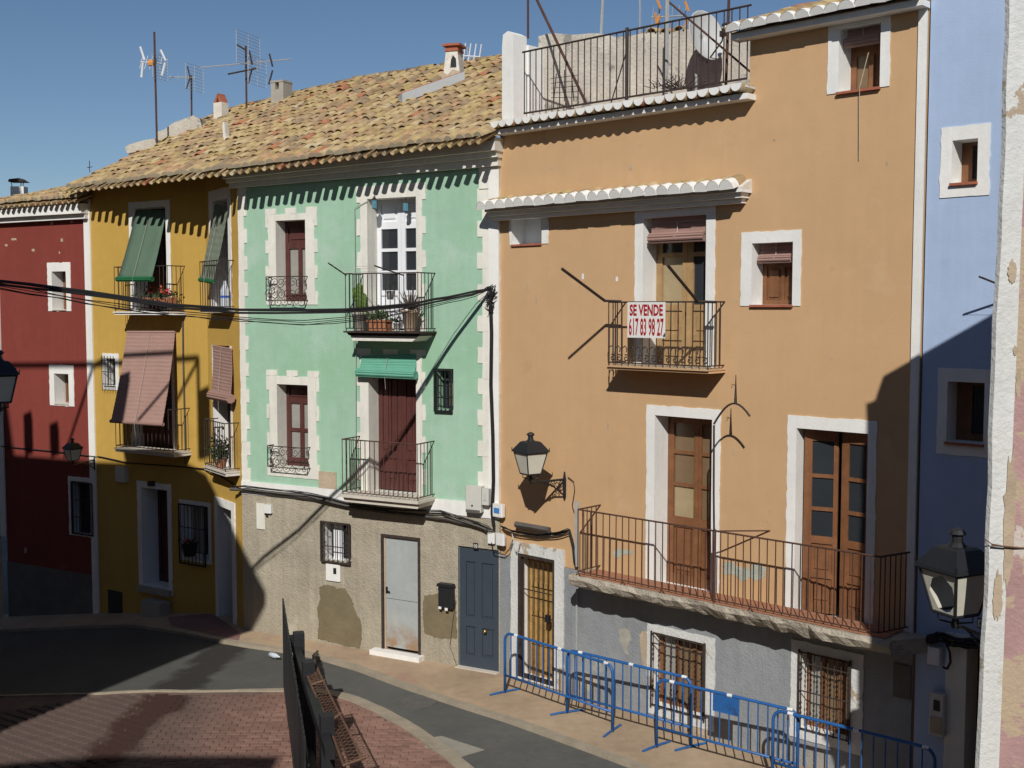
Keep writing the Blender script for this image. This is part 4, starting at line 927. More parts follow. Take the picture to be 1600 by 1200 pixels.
for i in range(nn+1):
    t = i/nn; p_ = bw0+bd_*t
    vs += [(p_.x, p_.y, 8.5), (p_.x, p_.y, ztop(t)), (p_.x-.08, p_.y+.2, ztop(t)+.02), (p_.x-.08, p_.y+.2, 8.5)]
m.add(vs, [(i*4+j_, (i+1)*4+j_, (i+1)*4+j_+1, i*4+j_+1) for i in range(nn) for j_ in range(3)]); m.build('terrace_back_wall', 'bare_wall', tr)
for i in range(16):
    t = .32+.6*i/16; p_ = bw0+bd_*t; inst('coping_tile', TILE, tr, (p_.x, p_.y-.03, ztop(t)+.0), (.2, 0, random.gauss(.3, .1)))
box_m('terrace_white_wall', 'white', W.u(1068, 90, -2.2), 2.2, 8.5, uT+2, 2.4, W.v(1110, 82, -2.2), tr)
# tower eave and roof
te0, te1 = uT-.16, W.L+.02
cm = MB(); cm.box(te0, -.20, 9.13, te1, -.001, 9.20); tro = cm.build('tower_roof', 'white', H)
m = MB(); m.add([(te0, -.2, 9.215), (te1, -.2, 9.215), (te1, 3.5, 10.5), (te0, 3.5, 10.5), (te0, -.2, 9.2005), (te1, -.2, 9.2005), (te1, 3.5, 9.2005), (te0, 3.5, 9.2005)], [(0, 1, 2, 3), (4, 5, 1, 0), (4, 0, 3, 7), (5, 6, 2, 1)]); m.build('roof_bed', 'tilebase', tro)
for row in range(5):
    eave_row(tro, W, te0, te1, -.30+row*.3, 9.22+row*.102, 13, CAPW if row == 0 else tile_mesh(.42, .1, .085, .085), tilt=.33)

# ================================================================ BLUE HOUSE
H = house(WB, 'blue_house', 'pale blue house with white-framed windows between orange house and peeling wall'); W = WB
t0_, t1_ = W.rect(1470, 196, 1547, 307), W.rect(1488, 218, 1528, 285)
m0_, m1_ = W.rect(1465, 576, 1552, 712), W.rect(1480, 597, 1538, 692)
dB = (W.u(1510, 1100), .0, W.u(1575, 1100), W.v(1535, 1003))
facade(H, 'blue', .03, W.L, -.6, 9.9, [t1_, m1_, dB], back=7)
for ro, r in ((t0_, t1_), (m0_, m1_)):
    wd = reveal(H, r, .3); surround(wd, ro, r)
    leaf(wd, r, .26, 'wood', [(.42, .12, .9, .92)], 'panedark'); box_m('sill', 'brick', r[0]-.01, -.05, r[1]-.03, r[2]+.01, .26, r[1]-.001, wd)
box_m('back_plate', 'wood', .01, -.0, -.5, .029, .4, 2, H)
dp = reveal(H, dB, .35, 'cream', 'door'); surround(dp, (W.u(1478, 1100), .0, dB[2]+.2, dB[3]+.04), dB, 'cream', .03)
leaf(dp, dB, .3, 'redwood', [], panels=[(.12, .08, .46, .45), (.54, .08, .88, .45), (.12, .52, .46, .92), (.54, .52, .88, .92)])
a, b = W.p(1600, 460, .0), W.p(1530, 432, .45)
ca = MB().tube([a, b], .012, 5).build('line_bracket', 'iron', H)
for t in (.0, .35, .7): MB().tube([(b[0]+(a[0]-b[0])*t, b[1]+(a[1]-b[1])*t, b[2]+(a[2]-b[2])*t), (b[0]+(a[0]-b[0])*t+.8, b[1]+(a[1]-b[1])*t, b[2]+(a[2]-b[2])*t)], .002, 3).build('wash_line', 'pvcwhite', H)

# ================================================================ PEELING HOUSE at the right edge
CY = 8.8; PX0 = .4165*CY
H = thing('peeling_house', 'near house corner with peeling white paint over pink plaster, at the right edge', 'house', (PX0, CY, 0))
m = MB(); n = 40; vs = []
for i in range(n+1):
    z = -.2+8.38*i/n; e_ = .006*math.sin(z*2.1)+.004*math.sin(z*7.3+1)+random.uniform(-.003, .003)
    vs += [(.10*(z-4)/9+e_, .03, z), (.10*(z-4)/9+e_+.015, -.012, z), (.10*(z-4)/9+.26+e_*.6, -.02, z), (.10*(z-4)/9+.265, .0, z)]
m.add(vs, [(i*4+j, i*4+j+1, (i+1)*4+j+1, (i+1)*4+j) for i in range(n) for j in range(3)]); m.build('corner_strip', 'peel', H)
body = [(.02, .005), (5, -1.2), (5.1, -.9), (.12, .30)]; tops = [8.19, 9.6, 9.6, 8.19]
m = MB(); m.add([(x, y, -.2) for x, y in body]+[(x+(.11 if i_ in (0, 3) else 0), y, t_) for i_, ((x, y), t_) in enumerate(zip(body, tops))], [(0, 1, 5, 4), (1, 2, 6, 5), (2, 3, 7, 6), (3, 0, 4, 7), (4, 5, 6, 7)]); m.build('wall', 'pink', H)
def rblob(c, rx, rz, n=34, s_=.28): return [(c[0]+rx*math.cos(2*PI*i/n)*random.uniform(1-s_, 1+s_*.4), c[1]+rz*math.sin(2*PI*i/n)*random.uniform(1-s_, 1+s_*.4)) for i in range(n)]
for c, rx, rz in (((.13, 6.05), .035, .09), ((.21, 5.2), .03, .13), ((.17, 5.45), .018, .04), ((.17, 4.15), .06, .55), ((.09, 3.55), .04, .2), ((.20, 1.95), .06, .12)):
    MB().prism(rblob(c, rx, rz), -.0265, -.0215).build('flaked_patch', 'bare', H)
q = MB().tube([(.02, -.05, 3.955), (.3, -.05, 3.93)], .007, 5); q.tube([(-.03, -.045, 4.0), (.02, -.05, 3.965), (.1, -.05, 3.95)], .004, 4).build('iron_hook', 'mesh', H)

# ================================================================ houses outside the frame that cast the shade
def block(name, label, poly, h, mat):
    o = thing(name, label, 'house', (poly[0][0], poly[0][1], 0)); x0, y0 = poly[0]
    MB().slab([(x-x0, y-y0) for x, y in poly], -2.2, h).build('wall', mat, o)
    MB().slab([((x-x0)*1.01-.02, (y-y0)*1.01) for x, y in poly], h+.0005, h+.06).build('roof_slab', 'mortar', o); return o
HT = 9.5
A, B, C_, D_, E_ = (-8.9, 3.0), (-5.6, 8.1), (-6.8, 12.3), (-12.0, 15.2), (-15, 7)
SH = block('street_corner_house', 'house on the left outside the frame that shades the lower street', [A, (-7.8, 12.9), D_, E_], HT, 'bare')
MB().slab([(x-A[0], y-A[1]) for x, y in (A, B, C_, (-7.6, 13.3), (-9.6, 13.3), (-9.8, 4.5))], HT-.25, HT-.002).build('shade_slab', 'cream', SH)  # unseen overhang, added and shaped to cast the slanting street shadow edge
def rel(x, y, z=0): return (x-A[0], y-A[1], z)
def shade_src(W_, px, py, z):       # point at height z on the sun ray that ends at wall pixel
    u, v = W_.uv(px, py); P = W_.w(u, 0, v); t = (P.z-z)/RAY.z; return P-RAY*t
def bl(px, py0, w_, dep=.35, nm='chimney', W_=WY):
    s_ = shade_src(W_, px, 716, HT); u, v = W_.uv(px, py0); P = W_.w(u, 0, v); ht = P.z-RAY.z/math.hypot(RAY.x, RAY.y)*0
    top = P.z+(HT-W_.uv(px, 716)[1])
    x, y, _ = rel(s_.x, s_.y); return MB().box(x-w_/2, y-.0, HT, x+w_/2, y+dep, top).build(nm, 'cream', SH)
bl(207, 622, .42); bl(322, 626, .26)
zt_ = HT+(WY.uv(230, 565)[1]-WY.uv(230, 716)[1])
pA, pB, pC = [shade_src(WY, x, 716, HT) for x in (20, 150, 312)]
m = MB()
ra, rb, rc = [Vector(rel(p_.x, p_.y, 0)) for p_ in (pA, pB, pC)]
Z = lambda p_, z: (p_.x, p_.y, z)
m.tube([Z(ra, zt_), Z(rc, zt_)], .05, 6); m.tube([Z(rc, HT), Z(rc, zt_)], .045, 6); m.tube([Z(rb, zt_-.05), Z(rb+(ra-rb)*.35, HT)], .04, 5)
m.tube([Z(rc, zt_-.05), Z(rc+(rb-rc)*.42, HT+.3)], .04, 5); m.tube([Z(rb, zt_), Z(rb+Vector((.3, 0, 0)), zt_)], .04, 5); m.build('pergola_frame', 'iron', SH)
for f_, hh in ((.25, .7), (.55, .5)): 
    q = ra.lerp(rb, f_); MB().box(q.x-.12, q.y, HT, q.x+.12, q.y+.3, HT+hh).build('chimney', 'cream', SH)
block('unseen_house', 'unseen tall house added far to the left to block sky light', [(-24, -4), (-12.6, -4), (-12.6, 22.5), (-24, 22.5)], 15, 'bare')  # added out of view to close off the left sky and deepen the shade
block('unseen_house', 'unseen house added behind the camera, opposite the orange house, to block sky light', [(-4.4, -9), (7.5, -9), (7.5, -1.4), (-4.4, -1.4)], 7.7, 'bare')  # added out of view to cut sky fill on the fronts
block('unseen_house', 'unseen house added to the right beside the peeling corner to block sky light', [(5.4, -1.2), (12, -1.2), (12, 7), (5.4, 7)], 8.6, 'bare')  # added out of view to close the street on the right and dim ambient light
block('unseen_house', 'house behind the camera that shades the near edge of the plaza', [(-13, -8), (-4.55, -8), (-4.55, .2), (-13, .2)], 10.35, 'cream')
# ================================================================ THINGS
def wthing(W, name, label, cat, u, y, v, group=None): return thing(name, label, cat, W.w(u, y, v), W.a, group)
def text(parent, s_, size, mat, loc, sx=1, rot=(PI/2, 0, 0), off=.0):
    cu = bpy.data.curves.new('lettering', 'FONT'); cu.body = s_; cu.size = size; cu.align_x = 'CENTER'; cu.align_y = 'CENTER'; cu.extrude = .0008; cu.offset = off; cu.resolution_u = 3
    t = bpy.data.objects.new('t', cu); COL.objects.link(t); dg = bpy.context.evaluated_depsgraph_get(); me = bpy.data.meshes.new_from_object(t.evaluated_get(dg))
    bpy.data.objects.remove(t); me.materials.clear(); me.materials.append(K[mat]); me.name = 'lettering'
    o = inst('lettering', me, parent, loc, rot); o.scale = (sx, 1, 1); return o
# for-sale sign on the balcony railing
r = WO.rect(980, 472, 1039, 528, .40); W = WO
sgn = wthing(W, 'for_sale_sign', 'white for-sale sign with red lettering tied to the upper balcony railing', 'sign', r[0], -.395, r[1])
w_, h_ = r[2]-r[0], r[3]-r[1]
box_m('board', 'signwhite', 0, 0, 0, w_, .006, h_, sgn)
for s_, z, sz, wd_, of in (('SE VENDE', .76, .42, .88, .011), ('617 83 98 27', .28, .66, .92, .010)):
    t = text(sgn, s_, h_*sz, 'signred', (w_/2, -.003, h_*z), 1, off=h_*of*1.2); t.scale = (w_*wd_/max(.01, t.dimensions.x if t.dimensions.x else 1), 1, 1)
    bb_ = [v.co.x for v in t.data.vertices]; t.scale = (w_*wd_/(max(bb_)-min(bb_)), 1.0, 1)
t = text(wd if False else HO, 'SE VE', .07, 'inkblack', ((sp[0]+sp[2])/2+.005, .278, sp[3]-.07), .85, off=.0015); t = text(HO, '12', .05, 'inkblack', ((sp[0]+sp[2])/2+.03, .278, sp[3]-.15), .85)

# lanterns
def lantern(label, P, s=1.0, rz=0, wallpt=None, broken=False, sb=None):
    """P = centre of lantern glass bottom; wallpt = world point of the bracket foot"""
    L_ = thing('wall_lantern', label, 'lantern', P, 0, 'wall lanterns of the street')
    b, t, h = .145*s, .235*s, .36*s; sb = sb or s*1.3; L_.scale = (1, 1, 1.17)
    R = Matrix.Rotation(rz, 4, 'Z')
    def rt(p): return tuple(R @ Vector(p))
    cb = [rt((x*b, y*b, 0)) for x, y in ((-1, -1), (1, -1), (1, 1), (-1, 1))]; ct = [rt((x*t, y*t, h)) for x, y in ((-1, -1), (1, -1), (1, 1), (-1, 1))]
    m = MB()
    for i in range(4):
        m.tube([cb[i], ct[i]], .014*s, 5); m.tube([cb[i], cb[(i+1) % 4]], .014*s, 5); m.tube([ct[i], ct[(i+1) % 4]], .016*s, 5)
    m.build('cage', 'black', L_)
    for i in range(4):
        a, b_, c, d = [Vector(q) for q in (cb[i], cb[(i+1) % 4], ct[(i+1) % 4], ct[i])]
        if broken and i == 3:
            f = lambda x, z: (a+(b_-a)*x)*(1-z)+(d+(c-d)*x)*z
            mm = MB()
            for pts in ([(0, 0), (1, 0), (1, .35), (.78, .1), (.6, .06), (.3, .12), (.12, .5), (0, .75)], [(0, .75), (.12, .5), (.3, .80), (.6, .92), (.88, .7), (.95, .4), (1, .35), (1, 1), (0, 1)]): mm.add([f(*q) for q in pts], [tuple(range(len(pts)))])
            mm.build('pane', 'frost', L_)
        elif not (broken and i == 1): MB().quad(a, b_, c, d).build('pane', 'frost', L_)
    q = [(.275*s, h+.005), (.265*s, h+.03*s), (.15*s, h+.17*s), (.12*s, h+.185*s)]
    m = MB(); vs = []
    for r_, z in q:
        for k in range(4): vs.append(rt((r_*(-1, 1, 1, -1)[k], r_*(-1, -1, 1, 1)[k], z)))
    m.add(vs, [(i*4+k, i*4+(k+1) % 4, (i+1)*4+(k+1) % 4, (i+1)*4+k) for i in range(3) for k in range(4)]+[(3, 2, 1, 0), (12, 13, 14, 15)]); rf = m.build('hood', 'black', L_)
    MB().lathe([(.09*s, h+.186*s), (.055*s, h+.22*s), (.05*s, h+.27*s), (.085*s, h+.29*s), (.06*s, h+.32*s), (.02*s, h+.335*s), (0, h+.34*s)], 10).build('finial', 'black', L_)
    for x, y in ((-1, -1), (1, -1), (1, 1), (-1, 1)):
        p = Vector(rt((x*.265*s, y*.265*s, h+.03*s))); MB().tube([p, p+Vector((0, 0, .045*s))], .008*s, 4).build('corner_pin', 'black', L_)
        p = Vector(rt((x*.11*s, y*.11*s, 0))); MB().tube([p, p+Vector((0, 0, -.07*s)), Vector((0, 0, -.09*s))], .009*s, 4).build('support_rod', 'black', L_)
    MB().lathe([(.035*s, -.13*s), (.045*s, -.10*s), (.03*s, -.05*s), (.03*s, .0)], 8).build('socket', 'black', L_)
    if wallpt:
        d = Vector(wallpt)-Vector(P); a0 = Vector((0, 0, -.12*sb)); e = Vector((d.x, d.y, -.12*sb)); ln = (e-a0).length
        m = MB().tube([a0, e], .016*sb, 6); low = e+Vector((0, 0, -.22*sb)); hi = e+Vector((0, 0, .1*sb))
        m.tube([a0+(e-a0)*.3, a0+(e-a0)*.62+Vector((0, 0, -.06*sb)), low], .012*sb, 5)
        for k, (f, rr) in enumerate(((.52, .035), (.64, .05), (.78, .065), (.91, .06))):
            c0 = a0+(e-a0)*f+Vector((0, 0, -rr*sb*1.05)); dr_ = (e-a0).normalized()
            m.tube([c0+dr_*x+Vector((0, 0, z)) for x, _, z in scroll((0, 0, 0), rr*sb, 1.4, 0, 1 if k % 2 else -1)], .007*sb, 4, False)
        m.tube([low+Vector((0, 0, -.05*sb)), low, e, hi], [.012*sb, .028*sb, .03*sb, .012*sb], 6); m.build('bracket', 'black', L_)
    return L_
wp = WO.w(*WO.p(882, 755, .02)); P = WO.w(*WO.p(829, 740, .62))
lantern('black iron lantern on a scrolled bracket on the orange wall', P, .74, PI/4+.15+WO.a*.5, wp)
P = at(1493, 957, 9.5); lantern('big black lantern with a broken pane at the right edge', P, .88, .42, (3.82, 9.1, P.z-.1), True, .7)
P = at(114, 719, 22.6); lantern('small shaded lantern beside the red wall at the yellow corner', P, .54, .9, WY.w(.03, -.03, WY.v(150, 735)))
P = at(0, 628, 13.6); lantern('dark lantern cut off by the left edge of the photo', P, .76, .5, (-7.6, 12.95, P.z-.1))

# blinds
def blind(W, name, label, top, bot, mat, ridges=0, roll=None, rollmat=None, cord=True, sag=.04, group='roller blinds', valance=None):
    """top/bot = ((px,py,off),(px,py,off)) left and right ends"""
    A_, B_ = [Vector(W.p(*q)) for q in top]; C1, D1 = [Vector(W.p(*q)) for q in bot]
    o = wthing(W, name, label, 'blind', A_.x, A_.y, A_.z, group); n = ridges or 14; m = MB(); vs = []
    for i in range(n+1):
        t = i/n
        for k in range(7):
            s_ = k/6; p = (A_*(1-t)+C1*t)*(1-s_)+(B_*(1-t)+D1*t)*s_
            b_ = (-.006 if i % 2 else 0)*(1 if ridges else 0)+sag*math.sin(PI*t)*.6; vs.append(p-A_+Vector((0, b_+random.uniform(-.002, .002), 0)))
    m.add(vs, [(i*7+k, i*7+k+1, (i+1)*7+k+1, (i+1)*7+k) for i in range(n) for k in range(6)])
    c = m.build('curtain', mat, o, not ridges)
    sol = c.modifiers.new('thickness', 'SOLIDIFY'); sol.thickness = .008
    if roll:
        a, b = C1-A_, D1-A_; ra = .0
        m = MB(); ax = (b-a).normalized()
        for k in range(9):
            q = 2*PI*k/9; pr = Vector((0, math.cos(q), math.sin(q)))*roll*.72
            m.tube([a+pr-ax*.02, b+pr+ax*.02], roll*.32, 6)
        m.tube([a-ax*.015, b+ax*.015], roll*.7, 10); m.build('roll', rollmat or mat, o)
    if cord:
        a = (B_-A_)*.5; b = (C1+D1)/2-A_; MB().tube([a+Vector((0, -.02, 0)), b+Vector((0, -.05, 0)), b+Vector((.02, -.05, -.25))], .0035, 4).build('cord', 'greypot', o)
    if valance: MB().tube([(0, 0, .0), B_-A_], valance, 6).build('head_rail', rollmat or mat, o)
    return o
blind(WY, 'fabric_blind', 'dark green fabric blind slung over the upper yellow balcony rail', ((213, 328, -.05), (260, 328, -.05)), ((184, 436, .62), (237, 436, .62)), 'greenblind', 0, .05, 'greenbright')
blind(WJ, 'fabric_blind', 'faded green blind over the narrow upper balcony at the yellow corner', ((335, 318, -.05), (357, 322, -.05)), ((313, 437, .27), (333, 440, .27)), 'greenold', 22, .04, 'greenbright')
blind(WY, 'slat_blind', 'long mauve-brown slatted blind hanging over the lower yellow balcony', ((199, 519, .03), (274, 519, .03)), ((174, 658, .64), (254, 663, .64)), 'brownblind', 46, .035, valance=.03)
blind(WJ, 'slat_blind', 'half-rolled brown blind above the lower balcony at the yellow corner', ((333, 540, .03), (362, 546, .03)), ((330, 617, .12), (360, 623, .12)), 'brownblind', 30, .085, valance=.02)
blind(WG, 'slat_blind', 'teal green slatted blind rolled up above the brown balcony door', ((565, 556, .02), (650, 553, .02)), ((560, 582, .10), (648, 586, .10)), 'tealblind', 14, .075)
def rolled(W, label, px0, px1, py, y, r_, mat='brownblind'):
    a, b = W.uv(px0, py, -y), W.uv(px1, py, -y); o = wthing(W, 'rolled_blind', label, 'blind', a[0], y, a[1], 'roller blinds'); ln = b[0]-a[0]
    m = MB()
    for k in range(9):
        q = 2*PI*k/9; m.tube([(0, math.cos(q)*r_*.75, math.sin(q)*r_*.75), (ln, math.cos(q)*r_*.75, math.sin(q)*r_*.75)], r_*.3, 6)
    m.tube([(.01, 0, 0), (ln-.01, 0, 0)], r_*.72, 10); m.build('roll', mat, o)
    hm = MB()
    for k in range(4): hm.box(.005, .02+.0*k, r_+.055*k, ln-.005, .035, r_+.05+.055*k)
    hm.build('curtain', mat, o); MB().tube([(ln*.5, -r_*1.06, 0), (ln*.5, 0, r_*1.05), (ln*.5, 0, .2)], .005, 4).build('tie', 'pvc', o); return o
rolled(WO, 'brown blind rolled up above the balcony door with the sign', 1016, 1102, 373, .05, .075)
rolled(WO, 'brown blind rolled up in the middle orange window', 1187, 1238, 405, .12, .06)
o = rolled(WO, 'brown blind rolled up in the top window under the tower eave', 1322, 1375, 68, .12, .06)
q0, q1 = WO.p(1357, 82, .0), WO.p(1343, 137, .06); base_ = WO.p(1322, 68, -.12)
pc = [Vector(q0), Vector(q1), Vector(WO.p(1342, 248, .03))]; MB().tube([p_-Vector((base_[0], .12, base_[2])) for p_ in pc], .0055, 4).build('cord', 'bare', o)

# boxes and plates
def wbox(W, name, label, cat, px0, py0, px1, py1, dep, mat, off=.016, extras=(), group=None):
    r = W.rect(px0, py0, px1, py1); o = wthing(W, name, label, cat, r[0], -off-dep, r[1], group); w_, h_ = r[2]-r[0], r[3]-r[1]
    c = .012; m = MB(); m.slab([(c, 0), (w_-c, 0), (w_, c), (w_, dep), (0, dep), (0, c)], 0, h_); m.build('case', mat, o)
    for (a, b, c_, d, mt, nm) in extras: box_m(nm, mt, w_*a, -.008, h_*b, w_*c_, -.0005, h_*d, o)
    return o
wbox(WG, 'meter_box', 'larger beige utility box beside the green house pilaster', 'utility box', 734, 758, 758, 798, .12, 'pvc', .02, [(.05, -.03, .95, .09, 'conduit', 'base_lip'), (.4, .22, .5, .28, 'black', 'lock')])
wbox(WG, 'meter_box', 'narrow grey junction box right of the beige utility box', 'utility box', 759, 762, 770, 787, .09, 'pvc', .055, [(.3, .3, .7, .8, 'dish', 'relief')])
wbox(WO, 'alarm_box', 'cream box with blue sticker at the corner of the orange house', 'utility box', 778, 786, 793, 806, .07, 'signwhite', .06, [(.2, .3, .75, .7, 'stickerblue', 'sticker')])
wbox(WG, 'junction_box', 'left of two white cable boxes above the blue door', 'utility box', 765, 831, 776, 848, .05, 'pvcwhite', .03)
wbox(WO, 'junction_box', 'right of two white cable boxes above the blue door', 'utility box', 784, 832, 796, 850, .05, 'pvcwhite', .09)
wbox(WG, 'meter_box', 'white meter box with small dark window under the grilled window', 'meter box', 511, 881, 533, 907, .03, 'white', .016, [(.58, .45, .78, .8, 'black', 'window')])
wbox(WG, 'meter_recess', 'tall cream panel at the left end of the grey ground floor', 'panel', 402, 786, 415, 826, .02, 'cream', .016)
wbox(WG, 'junction_box', 'small white cable box beside the tall cream panel', 'utility box', 417, 788, 427, 801, .06, 'pvcwhite', .016, [(.1, -.25, .5, 0, 'black', 'gland')])
wbox(WY, 'meter_box', 'shaded grey meter box left of the yellow house door', 'meter box', 186, 729, 201, 752, .1, 'pvc', .002)
wbox(WB, 'meter_box', 'shaded beige meter box with dark window beside the brown door', 'meter box', 1458, 1080, 1481, 1146, .08, 'pvc', .034, [(.3, .6, .72, .85, 'black', 'window'), (.1, .06, .9, .45, 'bare', 'panel')])
wbox(WB, 'junction_box', 'pale junction box under the broken lantern', 'utility box', 1454, 1009, 1474, 1036, .09, 'pvcwhite', .01)
mb = wbox(WG, 'letter_box', 'black metal letter box between grey and blue doors', 'letter box', 690, 915, 712, 948, .09, 'black', .024, [(.05, -.06, .25, .05, 'signwhite', 'tag'), (.5, -.1, .7, .03, 'signwhite', 'tag')])
r = WG.rect(690, 915, 712, 948); w_, h_ = r[2]-r[0], r[3]-r[1]; MB().prism([(-.02, h_+.0005), (w_+.02, h_+.0005), (w_, h_+.05), (.0, h_+.05)], -.02, .09).build('lid', 'black', mb)
pl = wbox(WG, 'number_plate', 'small dark house number plate reading 10 above the blue door', 'number plate', 740, 848, 748, 858, .01, 'black', .016); r = WG.rect(740, 848, 748, 858)
text(pl, '10', .085, 'signwhite', ((r[2]-r[0])/2, -.002, (r[3]-r[1])/2), .9, off=.001)
pl = wbox(WB, 'number_plate', 'small house number plate reading 6 beside the broken lantern', 'number plate', 1527, 966, 1542, 981, .012, 'black', .004, [(.15, .12, .85, .88, 'signwhite', 'enamel')]); r = WB.rect(1527, 966, 1542, 981)
text(pl, '6', .09, 'inkblack', ((r[2]-r[0])/2, -.010, (r[3]-r[1])/2), 1, off=.001)
# balcony hanging lanterns and bucket (green house)
for lab, px, py in (('left small teal lantern hanging above the green balcony', 585, 318), ('right small teal lantern hanging above the green balcony', 634, 322)):
    q = WG.p(px, py, .06 if px < 600 else -.04); o = wthing(WG, 'hanging_lantern', lab, 'lantern', q[0], q[1], q[2], 'teal lanterns over the green balcony')
    MB().lathe([(.03, -.09), (.045, -.08), (.045, .05), (.05, .055)], 6).build('body', 'lanternblue', o); MB().lathe([(.055, .0555), (.02, .10), (.006, .12)], 6).tube([(0, 0, .12), (0, 0, .24)], .004, 4).build('cap', 'iron', o)

# pots and plants
def leaves(m, c, n, rx, rz, ln, wd_, mi=0, up=.6):
    for _ in range(n):
        p = Vector((c[0]+random.gauss(0, rx*.5), c[1]+random.gauss(0, rx*.4), c[2]+abs(random.gauss(0, rz*.6))))
        d = Vector((random.gauss(0, 1), random.gauss(0, 1), random.gauss(up, .7))).normalized(); s_ = d.cross(Vector((random.gauss(0, 1), random.gauss(0, 1), .3))).normalized()*wd_; l_ = ln*random.uniform(.6, 1.2)
        m.add([p, p+d*l_*.5+s_, p+d*l_, p+d*l_*.5-s_], [(0, 1, 2, 3)], mi)
def pot(W, name, label, px, py, off, r_, h_, mat, plant, group='plant pots on the green balcony'):
    q = W.p(px, py, off); o = wthing(W, name, label, 'plant pot', q[0], q[1], q[2], group)
    MB().lathe([(r_*.68, 0), (r_*.75, .01), (r_, h_*.86), (r_*1.08, h_*.87), (r_*1.08, h_), (r_*.92, h_), (r_*.9, h_*.93), (0, h_*.93)], 14).build('pot', mat, o, True); plant(o, h_); return o
vF = WG.v(602, 518, .5)
def cactus(o, h):
    m = MB()
    def col(p, hh, r_):
        m.tube([(p[0], p[1], p[2]), (p[0]+.01, p[1], p[2]+hh*.5), (p[0], p[1], p[2]+hh*.9), (p[0], p[1], p[2]+hh)], [r_*.9, r_, r_*.95, r_*.3], 9)
    col((0, 0, h*.9), .50, .065); col((.07, .02, h*.9), .34, .05); col((-.10, 0, h+.22), .18, .04); m.tube([(-.02, 0, h+.2), (-.1, 0, h+.22)], .035, 7); m.build('cactus', 'cactus', o, True)
def agave(o, h):
    m = MB()
    for i in range(26):
        a = 2*PI*i/26*2.4; t = random.uniform(.25, 1.1); d = Vector((math.cos(a)*math.sin(t), math.sin(a)*math.sin(t), math.cos(t))); s_ = Vector((-math.sin(a), math.cos(a), 0))*.022; l_ = random.uniform(.24, .42); p = Vector((0, 0, h*.95))
        m.add([p-s_, p+s_, p+d*l_*.6+s_*.7-Vector((0, 0, .02)), p+d*l_, p+d*l_*.6-s_*.7-Vector((0, 0, .02))], [(0, 1, 2, 3, 4)])
    m.build('agave', 'agave', o)
def tuft(o, h):
    m = MB(); leaves(m, (0, 0, h), 40, .06, .08, .07, .015); m.build('plant', 'leafdark', o)
def pf(px): return (px, WG)
for nm, lab, px, off, r_, h_, mt, fn in (('cactus_pot', 'grey pot with a tall forked cactus on the green balcony', 562, .30, .125, .30, 'greypot', cactus), ('agave_pot', 'pale clay pot with a spiky agave on the green balcony', 641, .28, .13, .34, 'palepot', agave), ('small_pot', 'small pale pot between planter and agave on the green balcony', 620, .34, .06, .14, 'pvc', tuft)):
    u, _ = WG.uv(px, 500, off); o = wthing(WG, nm, lab, 'plant pot', u, -off, vF+.002, 'plant pots on the green balcony')
    MB().lathe([(r_*.68, 0), (r_*.75, .01), (r_, h_*.86), (r_*1.08, h_*.87), (r_*1.08, h_), (r_*.92, h_), (r_*.9, h_*.93), (.001, h_*.93)], 14).build('pot', mt, o, True); fn(o, h_)
u0, u1 = WG.u(578, 510, .36), WG.u(610, 510, .36); o = wthing(WG, 'planter_box', 'terracotta trough of succulents on the green balcony', 'planter', u0, -.44, vF+.002)
MB().box(.02, 0, 0, u1-u0-.02, .16, .15).box(0, -.02, .1505, u1-u0, .18, .18).build('trough', 'terracotta', o); m = MB(); leaves(m, ((u1-u0)*.5, .08, .18), 120, .2, .1, .08, .02); leaves(m, ((u1-u0)*.4, .08, .18), 30, .06, .2, .09, .03); tag(m.build('succulents', 'leaf', o), kind='stuff')
u, v = WG.uv(606, 462, .47); o = wthing(WG, 'bucket', 'small grey-blue bucket hanging inside the green balcony railing', 'bucket', u, -.40, v-.06)
MB().lathe([(.05, 0), (.065, .13), (.07, .135)], 12).build('bowl', 'dish', o, True); MB().tube([(-.065, 0, .13), (-.04, 0, .22), (0, 0, .25), (.04, 0, .22), (.065, 0, .13)], .004, 4).build('handle', 'iron', o)
m_ = WG; arms = thing('clothes_line', 'folding clothes line arms on the upper green balcony', 'clothes line', WG.w(*WG.p(540, 430, .5)), WG.a); b0 = Vector(WG.p(540, 430, .5))
tips = []
for p0, p1 in (((541, 430), (513, 411)), ((630, 430), (585, 415))):
    a, b = Vector(WG.p(*p0, .5))-b0, Vector(WG.p(*p1, 1.05))-b0; tips.append((a, b)); MB().tube([a, b], .012, 5).build('arm', 'iron', arms)
for t in (.25, .5, .75, .97):
    a, b = tips[0][0].lerp(tips[0][1], t), tips[1][0].lerp(tips[1][1], t); MB().tube([a, (a+b)/2-Vector((0, 0, .03)), b], .003, 3).build('line', 'pvc', arms)
# yellow house flowers, bottle
vY = WY.v(224, 487, .42); u0, u1 = WY.u(222, 470, .36), WY.u(266, 470, .36); o = wthing(WY, 'flower_box', 'window box of red flowers on the upper yellow balcony', 'planter', u0, -.36, vY+.14)
MB().box(0, 0, 0, u1-u0, .16, .13).build('trough', 'terracotta', o); m = MB(); leaves(m, ((u1-u0)*.5, .08, .13), 220, (u1-u0)*.55, .10, .07, .02); tag(m.build('foliage', 'leafdark', o), kind='stuff')
for mt, cx in (('flower', .28), ('flower2', .62), ('flower', .9)):
    m = MB(); leaves(m, ((u1-u0)*cx, .02, .20), 60, .07, .10, .035, .02, up=.1); m.build('blossom', mt, o)
u, v = WJ.uv(352, 480, .12); o = wthing(WJ, 'water_jug', 'clear water bottle with blue band at the narrow yellow balcony', 'bottle', u, -.12, WJ.v(345, 483, .2)+.01)
